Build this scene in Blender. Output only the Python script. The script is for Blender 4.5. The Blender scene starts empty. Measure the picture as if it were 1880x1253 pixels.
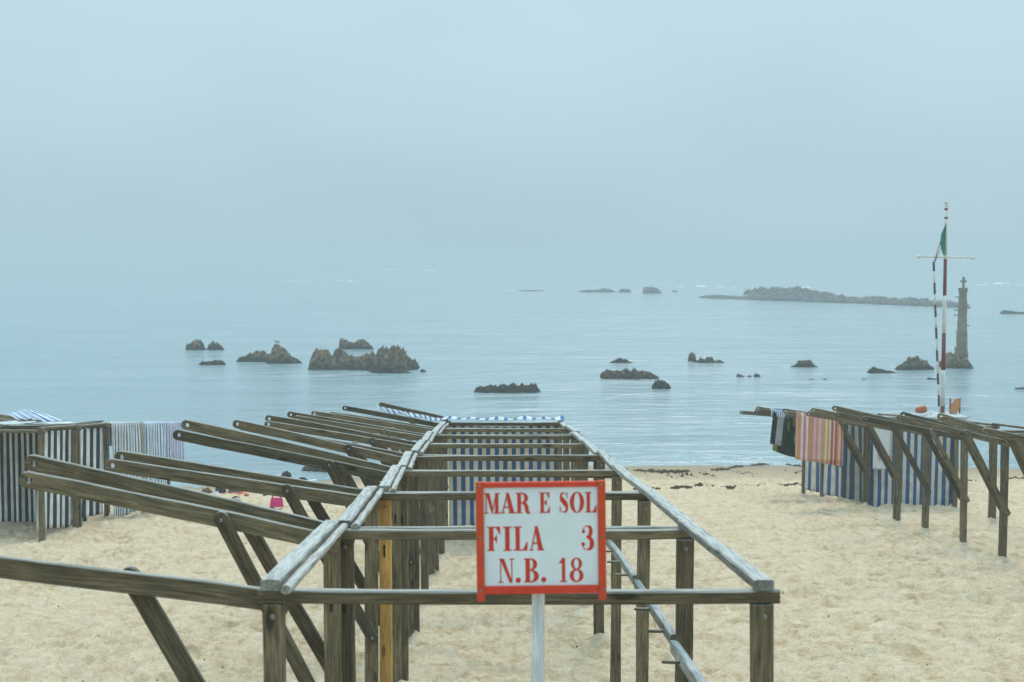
import bpy, bmesh, math, random
import numpy as np
from mathutils import Vector, Matrix
from mathutils.geometry import tessellate_polygon

R = math.radians
random.seed(7)
scene = bpy.context.scene
col = scene.collection

# ------------------------------------------------------------------ camera
CAM_H = 7.1                      # metres above the sea
FPX = 2611.0                     # focal length in pixels of the 1880 wide photograph (50 mm on 36 mm)
PITCH = math.atan((626.5 - 465.0) / FPX)
cam_data = bpy.data.cameras.new('camera')
cam_data.lens = 50.0
cam_data.sensor_width = 36.0
cam_data.clip_start = 0.1
cam_data.clip_end = 12000.0
cam_data.dof.use_dof = True
cam_data.dof.focus_distance = 14.0
cam_data.dof.aperture_fstop = 4.5
cam = bpy.data.objects.new('camera', cam_data)
cam.location = (0, 0, CAM_H)
cam.rotation_euler = (R(90) - PITCH, 0, 0)
col.objects.link(cam)
scene.camera = cam

# ------------------------------------------------------------------ world: even overcast, brighter towards the zenith
SUN_EL, SUN_AZ = R(52), R(10)    # sun behind the fog, ahead and slightly right
world = bpy.data.worlds.new('World')
scene.world = world
world.use_nodes = True
wn, wl = world.node_tree.nodes, world.node_tree.links
wn.clear()
w_out = wn.new('ShaderNodeOutputWorld')
w_bg = wn.new('ShaderNodeBackground'); w_bg.inputs['Strength'].default_value = 0.1
w_sky = wn.new('ShaderNodeTexSky')
w_sky.sky_type = 'NISHITA'; w_sky.sun_disc = False
w_sky.sun_elevation = SUN_EL; w_sky.sun_rotation = SUN_AZ
w_sky.dust_density = 6.0; w_sky.air_density = 1.0
w_tc = wn.new('ShaderNodeTexCoord')
w_sep = wn.new('ShaderNodeSeparateXYZ'); wl.new(w_tc.outputs['Generated'], w_sep.inputs[0])
w_pos = wn.new('ShaderNodeMath'); w_pos.operation = 'MAXIMUM'; w_pos.inputs[1].default_value = 0.0      # overcast: even low down, about three times brighter overhead
wl.new(w_sep.outputs['Z'], w_pos.inputs[0])
w_q = wn.new('ShaderNodeMath'); w_q.operation = 'MULTIPLY_ADD'; w_q.inputs[1].default_value = 2.0; w_q.inputs[2].default_value = 0.36
wl.new(w_pos.outputs[0], w_q.inputs[0])
w_gr = wn.new('ShaderNodeMath'); w_gr.operation = 'MULTIPLY_ADD'; w_gr.inputs[2].default_value = 1.11
wl.new(w_q.outputs[0], w_gr.inputs[0]); wl.new(w_pos.outputs[0], w_gr.inputs[1])
w_noise = wn.new('ShaderNodeTexNoise')
w_noise.inputs['Scale'].default_value = 4.6; w_noise.inputs['Detail'].default_value = 2.5
w_noise.inputs['Roughness'].default_value = 0.45
w_map = wn.new('ShaderNodeMapping'); w_map.inputs['Scale'].default_value = (1, 1, 2.2)
w_map.inputs['Location'].default_value = (0.35, 0.1, 0.22)
wl.new(w_tc.outputs['Generated'], w_map.inputs[0]); wl.new(w_map.outputs[0], w_noise.inputs['Vector'])
w_nr = wn.new('ShaderNodeMapRange')
w_nr.inputs['From Min'].default_value = 0.3; w_nr.inputs['From Max'].default_value = 0.7
w_nr.inputs['To Min'].default_value = 0.97; w_nr.inputs['To Max'].default_value = 1.05
wl.new(w_noise.outputs['Fac'], w_nr.inputs['Value'])
w_mul = wn.new('ShaderNodeMath'); w_mul.operation = 'MULTIPLY'
wl.new(w_gr.outputs[0], w_mul.inputs[0]); wl.new(w_nr.outputs[0], w_mul.inputs[1])
w_col = wn.new('ShaderNodeVectorMath'); w_col.operation = 'SCALE'
w_col.inputs[0].default_value = (3.74, 5.36, 6.16)
wl.new(w_mul.outputs[0], w_col.inputs['Scale'])
w_mix = wn.new('ShaderNodeMix'); w_mix.data_type = 'RGBA'
w_mix.inputs['Factor'].default_value = 0.9
wl.new(w_sky.outputs[0], w_mix.inputs['A']); wl.new(w_col.outputs[0], w_mix.inputs['B'])
wl.new(w_mix.outputs['Result'], w_bg.inputs['Color'])
wl.new(w_bg.outputs[0], w_out.inputs['Surface'])

sun_data = bpy.data.lights.new('sun', 'SUN')
sun_data.energy = 1.5
sun_data.angle = R(14)
sun_data.color = (1.0, 0.93, 0.81)
sun = bpy.data.objects.new('sun', sun_data)
sun.rotation_euler = (R(90) - SUN_EL, 0, math.pi - SUN_AZ)
col.objects.link(sun)
# the lamp shines along its -Z: from ahead (+Y), slightly right, down towards the camera
sd = -Vector((math.sin(SUN_AZ) * math.cos(SUN_EL), math.cos(SUN_AZ) * math.cos(SUN_EL), math.sin(SUN_EL)))
sun.rotation_euler = sd.to_track_quat('-Z', 'Y').to_euler()

scene.view_settings.view_transform = 'Standard'
scene.view_settings.look = 'None'
scene.view_settings.gamma = 1.0
scene.view_settings.exposure = 0.13
scene.view_settings.use_curve_mapping = False
scene.render.engine = 'CYCLES'
scene.cycles.use_denoising = True
scene.cycles.volume_bounces = 2
scene.cycles.max_bounces = 8

# ------------------------------------------------------------------ geometry helpers
FW = Vector((0, math.cos(PITCH), -math.sin(PITCH)))
UP = Vector((0, math.sin(PITCH), math.cos(PITCH)))
CAMP = Vector((0, 0, CAM_H))

def ray(px, py):
    return FW + Vector((1, 0, 0)) * ((px - 940.0) / FPX) - UP * ((py - 626.5) / FPX)

def at(px, py, Y):
    """world point seen at a photograph position, at distance Y up the beach"""
    d = ray(px, py)
    return CAMP + d * (Y / d.y)

def on_sea(px, py):
    d = ray(px, py)
    return CAMP + d * (-CAM_H / d.z)

def sand_z(x, y):
    """even slope of the beach (numpy or float)"""
    y = np.asarray(y, dtype=float); x = np.asarray(x, dtype=float)
    z = CAM_H - 2.905 - 0.0831 * y
    z = z - 0.045 * np.clip(y - 31.5, 0, 6.5) + 0.06 * np.clip(-x - 2, 0, 6) * -np.clip((y - 33) / 10, 0, 1)
    return z

def sz(x, y):
    return float(sand_z(x, y))

def on_sand(px, py):
    d = ray(px, py); lo, hi = 3.0, 60.0
    for _ in range(50):
        m = (lo + hi) / 2
        p = CAMP + d * (m / d.y)
        if p.z > sz(p.x, p.y): lo = m
        else: hi = m
    return CAMP + d * (lo / d.y)

# ------------------------------------------------------------------ numpy noise
def _hash(ix, iy, iz, s):
    n = (ix.astype(np.int64) * 374761393 + iy.astype(np.int64) * 668265263 + iz.astype(np.int64) * 2147483647 + s * 974711) & 0x7fffffff
    n = ((n ^ (n >> 13)) * 1274126177) & 0x7fffffff
    n = ((n ^ (n >> 16)) * 668265263) & 0x7fffffff
    return ((n ^ (n >> 15)) & 0xffffff) / float(0xffffff)

def vnoise(x, y, z=None, s=0):
    x = np.asarray(x, float); y = np.asarray(y, float)
    z = np.zeros_like(x) if z is None else np.asarray(z, float)
    ix, iy, iz = np.floor(x), np.floor(y), np.floor(z)
    fx, fy, fz = x - ix, y - iy, z - iz
    fx, fy, fz = [f * f * f * (f * (f * 6 - 15) + 10) for f in (fx, fy, fz)]
    out = 0
    for a in (0, 1):
        for b in (0, 1):
            for c in (0, 1):
                w = (fx if a else 1 - fx) * (fy if b else 1 - fy) * (fz if c else 1 - fz)
                out = out + w * _hash(ix + a, iy + b, iz + c, s)
    return out * 2 - 1

def fbm(x, y, z=None, s=0, o=4, g=0.5):
    t, a, n = 0, 1.0, 0
    for k in range(o):
        f = 2.03 ** k
        t = t + a * vnoise(x * f, y * f, None if z is None else z * f, s + k * 17)
        n += a; a *= g
    return t / n

def worley(x, y, s=0, z=None):
    """distance to nearest jittered cell point and that cell's own random number"""
    ix, iy = np.floor(x), np.floor(y)
    best = np.full(x.shape, 9.0); rid = np.zeros(x.shape)
    zero = np.zeros_like(ix)
    for a in (-1, 0, 1):
        for b in (-1, 0, 1):
            cx, cy = ix + a, iy + b
            px = cx + _hash(cx, cy, zero, s); py = cy + _hash(cx, cy, zero + 1, s)
            d = np.hypot(x - px, y - py)
            m = d < best
            best = np.where(m, d, best); rid = np.where(m, _hash(cx, cy, zero + 2, s), rid)
    return best, rid

# ------------------------------------------------------------------ object helpers
def tag(o, label=None, cat=None, group=None, kind=None):
    if label: o['label'] = label
    if cat: o['category'] = cat
    if group: o['group'] = group
    if kind: o['kind'] = kind
    return o

def thing(name, loc, label, cat, group=None):
    o = bpy.data.objects.new(name, None)
    o.location = loc
    o.empty_display_size = 0.2
    col.objects.link(o)
    return tag(o, label, cat, group)

def link(name, me, mat, parent=None, M=None):
    """link a mesh as one object; M is its world matrix"""
    o = bpy.data.objects.new(name, me)
    if mat is not None and not me.materials:
        me.materials.append(mat)
    col.objects.link(o)
    M = M or Matrix.Identity(4)
    if parent is not None:
        o.parent = parent
        pm = WORLD.get(parent.name) or Matrix.Translation(parent.location)
        o.matrix_local = pm.inverted() @ M
    else:
        o.matrix_world = M
    WORLD[o.name] = M
    return o
WORLD = {}

def mesh_from(name, verts, faces, smooth=False, uvs=None):
    me = bpy.data.meshes.new(name)
    me.from_pydata([tuple(v) for v in verts], [], [tuple(f) for f in faces])
    if smooth:
        me.polygons.foreach_set('use_smooth', [True] * len(me.polygons))
    if uvs is not None:
        lay = me.uv_layers.new(name='UVMap')
        idx = np.empty(len(me.loops), dtype=np.int32)
        me.loops.foreach_get('vertex_index', idx)
        lay.data.foreach_set('uv', np.asarray(uvs, dtype=np.float32)[idx].ravel())
    me.update()
    return me

def grid_mesh(name, P, smooth=True, uv=None):
    """P: (n, m, 3) array"""
    n, m = P.shape[:2]
    me = bpy.data.meshes.new(name)
    V = P.reshape(-1, 3).astype(np.float32)
    a = np.arange(n * m).reshape(n, m)
    F = np.stack([a[:-1, :-1], a[:-1, 1:], a[1:, 1:], a[1:, :-1]], -1).reshape(-1, 4).astype(np.int32)
    me.vertices.add(len(V)); me.vertices.foreach_set('co', V.ravel())
    me.loops.add(F.size); me.loops.foreach_set('vertex_index', F.ravel())
    me.polygons.add(len(F))
    me.polygons.foreach_set('loop_start', np.arange(0, F.size, 4, dtype=np.int32))
    me.polygons.foreach_set('loop_total', np.full(len(F), 4, dtype=np.int32))
    me.polygons.foreach_set('use_smooth', np.full(len(F), smooth))
    me.update(calc_edges=True)
    if uv is not None:
        lay = me.uv_layers.new(name='UVMap')
        lay.data.foreach_set('uv', uv.reshape(-1, 2)[F.ravel()].astype(np.float32).ravel())
    me.validate()
    return me

def frame(p0, p1, up=(0, 0, 1)):
    """matrix with local x along p0->p1, local z close to up"""
    p0, p1 = Vector(p0), Vector(p1)
    x = (p1 - p0).normalized(); up = Vector(up)
    y = up.cross(x)
    if y.length < 1e-4: y = Vector((0, 1, 0)).cross(x)
    y.normalize(); z = x.cross(y)
    M = Matrix((x, y, z)).transposed().to_4x4()
    M.translation = p0
    return M, (p1 - p0).length

rng = np.random.default_rng(11)

def beam_mesh(L, h, t, cham=0.006, ns=6, wob=0.003, round_pole=False, taper=0.0):
    """a sawn beam along +x: chamfered, a little bowed and uneven"""
    if round_pole:
        ring = [(math.cos(a) * t / 2, math.sin(a) * h / 2) for a in np.linspace(0, 2 * math.pi, 10, endpoint=False)]
    else:
        a, b, c = t / 2, h / 2, min(cham, t * .3, h * .3)
        ring = [(-a + c, -b), (a - c, -b), (a, -b + c), (a, b - c), (a - c, b), (-a + c, b), (-a, b - c), (-a, -b + c)]
    n = len(ring)
    bow = rng.normal(0, wob * 1.2, 2)
    V = []
    for i in range(ns + 1):
        s = i / ns
        oy, oz = bow * math.sin(math.pi * s) + rng.normal(0, wob * .35, 2)
        k = 1 + rng.normal(0, wob * 4) - taper * s
        for y, z in ring:
            jy, jz = rng.normal(0, wob * .22, 2)
            V.append((L * s, y * k + oy + jy, z * k + oz + jz))
    F = []
    for i in range(ns):
        for j in range(n):
            q = (j + 1) % n
            F.append((i * n + j, i * n + q, (i + 1) * n + q, (i + 1) * n + j))
    F.append(tuple(range(n - 1, -1, -1)))
    F.append(tuple(ns * n + j for j in range(n)))
    return mesh_from('beam', V, F)

def beam(name, p0, p1, h, t, mat, parent, up=(0, 0, 1), **kw):
    M, L = frame(p0, p1, up)
    return link(name, beam_mesh(L, h, t, **kw), mat, parent, M)

def board_mesh(L, h, t, round0=True, round1=True, hole0=0.0, wob=0.003, flat=0.55):
    """a board standing on edge: outline in x-z, thickness in y, round ends, a hole near the first end"""
    out = []
    r = h / 2
    ex = r * flat * 1.6 if True else r
    def end(x, sgn):
        pts = []
        for a in np.linspace(-90, 90, 7):
            pts.append((x + sgn * math.cos(R(a)) * ex, math.sin(R(a)) * r))
        return pts
    nseg = 6
    # bottom edge going +x
    x0 = ex if round0 else 0.0; x1 = L - ex if round1 else L
    xs = np.linspace(x0, x1, nseg + 1)
    bottom = [(x, -r) for x in xs]
    top = [(x, r) for x in xs[::-1]]
    pts = bottom[:]
    if round1: pts += end(x1, 1)[1:-1]
    pts += top
    if round0: pts += end(x0, -1)[::-1][1:-1]
    bow = rng.normal(0, wob * 1.5, 2)
    wv = rng.normal(0, wob * .5, 8)
    def warp(x, y, z):
        s = x / L
        b = math.sin(math.pi * min(max(s, 0), 1))
        return (x, y + bow[0] * b + wv[int(s * 6.99) % 8] * .4, z + bow[1] * b + wv[int(s * 6.99) % 8])
    loops2 = [pts]
    if hole0 > 0:
        hc = x0 + ex * 0.35
        loops2.append([(hc + math.cos(a) * hole0, math.sin(a) * hole0) for a in np.linspace(0, -2 * math.pi, 12, endpoint=False)])
    c = 0.005
    flatpts = [p for l in loops2 for p in l]
    tri = tessellate_polygon([[Vector((p[0], p[1], 0)) for p in l] for l in loops2])
    n = len(flatpts)
    V, F = [], []
    no = len(pts)
    def inset(k):
        x, z = flatpts[k]
        if k >= no: return (x, z)
        return (min(max(x, c), L - c), z * (1 - 2 * c / h))
    for y, ins in ((-t / 2, True), (-t / 2 + c, False), (t / 2 - c, False), (t / 2, True)):
        for k in range(n):
            x, z = inset(k) if ins else flatpts[k]
            V.append(warp(x, y, z))
    for a, b, d in tri:
        F.append((a, b, d)); F.append((3 * n + d, 3 * n + b, 3 * n + a))
    st = 0
    for l in loops2:
        m = len(l)
        for k in range(m):
            a, b = st + k, st + (k + 1) % m
            for lay in range(3):
                F.append((lay * n + a, lay * n + b, (lay + 1) * n + b, (lay + 1) * n + a))
        st += m
    me = mesh_from('board', V, F)
    bm = bmesh.new(); bm.from_mesh(me)
    bmesh.ops.recalc_face_normals(bm, faces=bm.faces)
    bm.to_mesh(me); bm.free()
    return me

def board(name, p0, p1, h, t, mat, parent, up=(0, 0, 1), **kw):
    M, L = frame(p0, p1, up)
    return link(name, board_mesh(L, h, t, **kw), mat, parent, M)

def box_mesh(sx, sy, sz_, cham=0.004):
    bm = bmesh.new()
    bmesh.ops.create_cube(bm, size=1)
    bmesh.ops.scale(bm, vec=(sx, sy, sz_), verts=bm.verts)
    if cham:
        bmesh.ops.bevel(bm, geom=bm.edges[:], offset=cham, segments=1, affect='EDGES')
    me = bpy.data.meshes.new('box'); bm.to_mesh(me); bm.free()
    return me

def lathe_mesh(prof, n=12, smooth=True):
    V, F = [], []
    for r, z in prof:
        for k in range(n):
            a = 2 * math.pi * k / n
            V.append((r * math.cos(a), r * math.sin(a), z))
    for i in range(len(prof) - 1):
        for k in range(n):
            q = (k + 1) % n
            F.append((i * n + k, i * n + q, (i + 1) * n + q, (i + 1) * n + k))
    F.append(tuple(range(n - 1, -1, -1))); F.append(tuple((len(prof) - 1) * n + k for k in range(n)))
    return mesh_from('lathe', V, F, smooth)

def tube_mesh(path, r, n=6):
    V, F = [], []
    path = [Vector(p) for p in path]
    for i, p in enumerate(path):
        d = (path[min(i + 1, len(path) - 1)] - path[max(i - 1, 0)]).normalized()
        a = d.cross(Vector((0.3, 0.2, 1)));
        if a.length < 1e-3: a = d.cross(Vector((1, 0, 0)))
        a.normalize(); b = d.cross(a)
        rr = r[i] if isinstance(r, (list, tuple)) else r
        for k in range(n):
            t = 2 * math.pi * k / n
            V.append(p + a * (math.cos(t) * rr) + b * (math.sin(t) * rr))
    for i in range(len(path) - 1):
        for k in range(n):
            q = (k + 1) % n
            F.append((i * n + k, i * n + q, (i + 1) * n + q, (i + 1) * n + k))
    F.append(tuple(range(n - 1, -1, -1))); F.append(tuple((len(path) - 1) * n + k for k in range(n)))
    return mesh_from('tube', V, F, True)

# ------------------------------------------------------------------ materials
def new_mat(name):
    m = bpy.data.materials.new(name); m.use_nodes = True
    nt = m.node_tree
    return m, nt.nodes, nt.links, nt.nodes['Principled BSDF']

def ramp(n, stops, interp='LINEAR'):
    r = n.new('ShaderNodeValToRGB'); r.color_ramp.interpolation = interp
    e = r.color_ramp.elements
    while len(e) > 1: e.remove(e[-1])
    e[0].position = stops[0][0]; e[0].color = (*stops[0][1], 1)
    for p, c in stops[1:]:
        x = e.new(p); x.color = (*c, 1)
    return r

def mixrgb(n, l, fac, a, b, mode='MIX'):
    m = n.new('ShaderNodeMix'); m.data_type = 'RGBA'; m.blend_type = mode
    for sock, v in (('Factor', fac), ('A', a), ('B', b)):
        s = m.inputs[sock]
        if hasattr(v, 'links') or isinstance(v, bpy.types.NodeSocket): l.new(v, s)
        elif isinstance(v, (int, float)): s.default_value = v
        else: s.default_value = (*v, 1)
    return m.outputs['Result']

def noise(n, l, vec, scale, detail=4, rough=.55, dist=0.0):
    t = n.new('ShaderNodeTexNoise')
    t.inputs['Scale'].default_value = scale; t.inputs['Detail'].default_value = detail
    t.inputs['Roughness'].default_value = rough; t.inputs['Distortion'].default_value = dist
    if vec is not None: l.new(vec, t.inputs['Vector'])
    return t.outputs['Fac']

def mapping(n, l, vec, scale=(1, 1, 1), loc=None):
    m = n.new('ShaderNodeMapping'); m.inputs['Scale'].default_value = scale
    l.new(vec, m.inputs['Vector'])
    if loc is not None: l.new(loc, m.inputs['Location'])
    return m.outputs['Vector']

def maprange(n, l, v, a, b, c, d):
    m = n.new('ShaderNodeMapRange'); l.new(v, m.inputs['Value'])
    for k, x in zip(('From Min', 'From Max', 'To Min', 'To Max'), (a, b, c, d)): m.inputs[k].default_value = x
    return m.outputs[0]

def bump(n, l, h, strength, dist, bsdf, normal=None):
    b = n.new('ShaderNodeBump'); b.inputs['Strength'].default_value = strength; b.inputs['Distance'].default_value = dist
    l.new(h, b.inputs['Height'])
    if normal is not None: l.new(normal, b.inputs['Normal'])
    if bsdf is not None: l.new(b.outputs[0], bsdf.inputs['Normal'])
    return b.outputs[0]

def wood_mat(name, dark, mid, silver, silver_amt=0.8):
    """weathered timber: grain along local x, silver grey mixed in where faces look up"""
    m, n, l, b = new_mat(name)
    tc = n.new('ShaderNodeTexCoord'); oi = n.new('ShaderNodeObjectInfo')
    cmb = n.new('ShaderNodeCombineXYZ')
    mu = n.new('ShaderNodeMath'); mu.operation = 'MULTIPLY'; mu.inputs[1].default_value = 37.0
    l.new(oi.outputs['Random'], mu.inputs[0])
    for k in range(3): l.new(mu.outputs[0], cmb.inputs[k])
    v1 = mapping(n, l, tc.outputs['Object'], (2.2, 34, 34), cmb.outputs[0])
    grain = noise(n, l, v1, 1.6, 6, .62, .35)
    v2 = mapping(n, l, tc.outputs['Object'], (7, 160, 160), cmb.outputs[0])
    fine = noise(n, l, v2, 1.0, 3, .6)
    v3 = mapping(n, l, tc.outputs['Object'], (2.5, 5, 5), cmb.outputs[0])
    blot = noise(n, l, v3, 1.3, 4, .6)
    c = ramp(n, [(.28, dark), (.5, mid), (.72, tuple(x * 1.45 for x in mid))])
    l.new(grain, c.inputs[0])
    c1 = mixrgb(n, l, maprange(n, l, fine, .42, .62, .0, .65), c.outputs[0], dark)
    vk = n.new('ShaderNodeTexVoronoi'); vk.inputs['Scale'].default_value = 1.0
    l.new(mapping(n, l, tc.outputs['Object'], (2.6, 8, 8), cmb.outputs[0]), vk.inputs['Vector'])
    c1 = mixrgb(n, l, maprange(n, l, vk.outputs['Distance'], .10, .19, .85, 0), c1, tuple(x * .45 for x in dark))
    tone = maprange(n, l, oi.outputs['Random'], 0, 1, .72, 1.25)
    tb = maprange(n, l, blot, .3, .7, .75, 1.2)
    tt = n.new('ShaderNodeMath'); tt.operation = 'MULTIPLY'; l.new(tone, tt.inputs[0]); l.new(tb, tt.inputs[1])
    sc = n.new('ShaderNodeVectorMath'); sc.operation = 'SCALE'; l.new(c1, sc.inputs[0]); l.new(tt.outputs[0], sc.inputs['Scale'])
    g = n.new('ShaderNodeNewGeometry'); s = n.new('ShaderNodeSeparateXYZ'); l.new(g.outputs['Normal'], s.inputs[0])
    upf = maprange(n, l, s.outputs['Z'], .35, .85, 0, silver_amt)  # silver tone increases as a face turns upward
    up_mix = n.new('ShaderNodeMath'); up_mix.operation = 'MULTIPLY'; l.new(upf, up_mix.inputs[0])
    l.new(maprange(n, l, fine, .3, .62, .55, 1.0), up_mix.inputs[1])
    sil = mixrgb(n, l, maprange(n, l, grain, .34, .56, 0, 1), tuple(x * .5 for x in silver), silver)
    fin = mixrgb(n, l, up_mix.outputs[0], sc.outputs[0], sil)
    l.new(fin, b.inputs['Base Color'])
    b.inputs['Roughness'].default_value = .82
    b.inputs['Specular IOR Level'].default_value = .25
    add = n.new('ShaderNodeMath'); add.operation = 'ADD'; l.new(grain, add.inputs[0]); l.new(fine, add.inputs[1])
    bump(n, l, add.outputs[0], .8, .008, b)
    return m

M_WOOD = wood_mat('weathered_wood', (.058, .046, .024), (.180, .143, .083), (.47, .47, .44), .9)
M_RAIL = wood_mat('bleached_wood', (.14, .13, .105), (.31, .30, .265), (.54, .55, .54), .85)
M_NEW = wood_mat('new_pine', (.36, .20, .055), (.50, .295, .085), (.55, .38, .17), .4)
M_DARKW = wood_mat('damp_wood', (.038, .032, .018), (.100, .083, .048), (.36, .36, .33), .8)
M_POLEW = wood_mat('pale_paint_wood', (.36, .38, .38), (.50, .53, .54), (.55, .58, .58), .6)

def plain(name, c, rough=.7, var=.25, scale=12, spec=.3, bmp=0.0):
    m, n, l, b = new_mat(name)
    tc = n.new('ShaderNodeTexCoord')
    f = noise(n, l, tc.outputs['Object'], scale, 5, .6)
    sc = n.new('ShaderNodeVectorMath'); sc.operation = 'SCALE'; sc.inputs[0].default_value = c
    l.new(maprange(n, l, f, .25, .75, 1 - var, 1 + var), sc.inputs['Scale'])
    l.new(sc.outputs[0], b.inputs['Base Color'])
    b.inputs['Roughness'].default_value = rough; b.inputs['Specular IOR Level'].default_value = spec
    if bmp: bump(n, l, f, .5, bmp, b)
    return m

M_BOLT = plain('rusty_bolt', (.20, .19, .16), .55, .4, 60)
M_RED = plain('sign_red', (.58, .045, .018), .5, .12, 14)
M_LETTER = plain('letter_red', (.54, .038, .016), .55, .10, 30)
M_ORANGE = plain('faded_red_edge', (.54, .060, .020), .55, .12, 14)
M_PANEL = plain('sign_white', (.66, .72, .745), .5, .09, 7)
M_WHITE = plain('white_paint', (.58, .59, .56), .6, .28, 9)
M_REDBAND = plain('red_brown_band', (.16, .035, .025), .6, .25, 20)
M_DARKBAND = plain('dark_brown_band', (.07, .035, .028), .6, .25, 20)
M_GREENFLAG = plain('green_flag_cloth', (.02, .20, .16), .8, .2, 8)
M_ROPE = plain('rope', (.22, .19, .14), .9, .2, 40)
M_DARKROPE = plain('dark_cord', (.04, .045, .05), .9, .2, 40)
M_BUOY = plain('buoy_orange', (.40, .10, .05), .5, .15, 14)
M_BOARDO = plain('board_orange', (.46, .19, .07), .45, .1, 6)
M_PINK = plain('pink_leather', (.62, .035, .17), .5, .15, 18)
M_BLACK = plain('black_fabric', (.018, .022, .020), .8, .4, 20)
M_BROWNC = plain('brown_cloth', (.14, .075, .035), .85, .5, 14)
M_SALMON = plain('salmon_cloth', (.52, .25, .17), .85, .3, 14)
M_ORCLOTH = plain('orange_cloth', (.48, .12, .05), .85, .4, 14)
M_DECK = plain('grey_deck', (.42, .45, .46), .7, .2, 6)
M_PALEBLUE = plain('pale_blue_plastic', (.42, .52, .60), .6, .15, 10)
M_CONC = plain('old_stone', (.22, .165, .095), .9, .55, 2.0, .2, .05)
M_GULL = plain('gull_grey', (.30, .30, .29), .8, .3, 10)
M_KELP = plain('kelp', (.030, .030, .016), .6, .5, 5)
M_WRACK = plain('seaweed', (.085, .058, .024), .85, .6, 7)

def stripe_mat(name, stops, reps=1.0, rough=.85, trans=.25, dirt=.26, wobble=0.004, uv_axis=0):
    """cloth whose stripes follow its own width"""
    m, n, l, b = new_mat(name)
    tc = n.new('ShaderNodeTexCoord')
    sp = n.new('ShaderNodeSeparateXYZ'); l.new(tc.outputs['UV'], sp.inputs[0])
    nz = noise(n, l, tc.outputs['UV'], 9, 2)
    wob = n.new('ShaderNodeMath'); wob.operation = 'MULTIPLY_ADD'
    l.new(nz, wob.inputs[0]); wob.inputs[1].default_value = wobble; l.new(sp.outputs[uv_axis], wob.inputs[2])
    mu = n.new('ShaderNodeMath'); mu.operation = 'MULTIPLY'; mu.inputs[1].default_value = reps; l.new(wob.outputs[0], mu.inputs[0])
    fr = n.new('ShaderNodeMath'); fr.operation = 'FRACT'; l.new(mu.outputs[0], fr.inputs[0])
    r = ramp(n, stops, 'CONSTANT'); l.new(fr.outputs[0], r.inputs[0])
    dn = noise(n, l, tc.outputs['Object'], 3.5, 5, .65)
    sc = n.new('ShaderNodeVectorMath'); sc.operation = 'SCALE'; l.new(r.outputs[0], sc.inputs[0])
    l.new(maprange(n, l, dn, .25, .75, 1 - dirt, 1 + dirt), sc.inputs['Scale'])
    l.new(sc.outputs[0], b.inputs['Base Color'])
    b.inputs['Roughness'].default_value = rough; b.inputs['Specular IOR Level'].default_value = .1
    wv = noise(n, l, tc.outputs['Object'], 260, 2)
    bump(n, l, wv, .3, .002, b)
    if trans > 0:
        tr = n.new('ShaderNodeBsdfTranslucent'); l.new(sc.outputs[0], tr.inputs['Color'])
        mx = n.new('ShaderNodeMixShader'); mx.inputs[0].default_value = trans
        l.new(b.outputs[0], mx.inputs[1]); l.new(tr.outputs[0], mx.inputs[2])
        l.new(mx.outputs[0], n['Material Output'].inputs['Surface'])
    return m

CREAM, BLUE, NAVY, OFFW = (.66, .62, .52), (.050, .130, .300), (.020, .045, .070), (.72, .71, .66)
M_BLUESTRIPE = stripe_mat('blue_cream_stripes', [(0, CREAM), (.5, BLUE)], 13)
M_BLUESTRIPE_W = stripe_mat('blue_cream_wide_stripes', [(0, CREAM), (.5, BLUE)], 12)
M_NAVYSTRIPE = stripe_mat('navy_white_stripes', [(0, OFFW), (.47, NAVY)], 16, trans=.12)
M_NAVYSTRIPE_S = stripe_mat('navy_white_side_stripes', [(0, OFFW), (.47, NAVY)], 5.5, trans=.12)
M_DULLSTRIPE = stripe_mat('dull_blue_beige_stripes', [(0, (.36, .32, .23)), (.5, (.028, .065, .12))], 3, trans=.1)
M_ROOFSTRIPE = stripe_mat('roof_stripes', [(0, (.66, .68, .68)), (.6, (.10, .19, .38))], 13)
M_FINE1 = stripe_mat('fine_navy_stripes', [(0, (.74, .76, .75)), (.60, (.08, .11, .20))], 13, trans=.1)
M_FINE2 = stripe_mat('fine_blue_stripes', [(0, (.74, .77, .78)), (.60, (.10, .20, .44))], 10, trans=.1)
M_FINE3 = stripe_mat('fine_lilac_stripes', [(0, (.68, .69, .75)), (.55, (.24, .27, .50))], 9, trans=.1)
M_BOLD = stripe_mat('bold_blue_stripes', [(0, (.68, .70, .70)), (.6, (.06, .16, .42))], 4, trans=.1)
M_BEIGEBLUE = stripe_mat('beige_blue_edge', [(0, (.42, .37, .28)), (.45, (.04, .09, .20)), (.6, (.5, .47, .40))], 3, trans=.1)
M_SUNTOWEL = stripe_mat('orange_pink_stripes', [
    (0, (.56, .40, .36)), (.035, (0.65, 0.28, 0.13)), (.10, (0.72, 0.59, 0.59)), (.15, (0.57, 0.22, 0.25)), (.20, (0.72, 0.65, 0.63)), (.25, (0.62, 0.28, 0.15)),
    (.31, (0.59, 0.27, 0.22)), (.37, (0.68, 0.43, 0.47)), (.42, (0.62, 0.30, 0.20)), (.47, (0.70, 0.47, 0.51)), (.53, (0.59, 0.34, 0.24)), (.57, (0.62, 0.36, 0.13)),
    (.61, (0.72, 0.62, 0.47)), (.65, (0.62, 0.34, 0.10)), (.69, (0.70, 0.59, 0.47)), (.73, (0.45, 0.10, 0.12)), (.78, (0.68, 0.55, 0.45)), (.81, (0.45, 0.10, 0.12)),
    (.86, (0.65, 0.30, 0.13)), (.90, (0.70, 0.55, 0.39)), (.94, (0.55, 0.13, 0.12)), (.985, (0.72, 0.65, 0.54))], 1.0, trans=.15, dirt=.1)
M_BLUETOWEL = stripe_mat('blue_white_hand_towel', [(0, (.62, .66, .68)), (.55, (.10, .22, .42))], 9, trans=.1)
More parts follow.
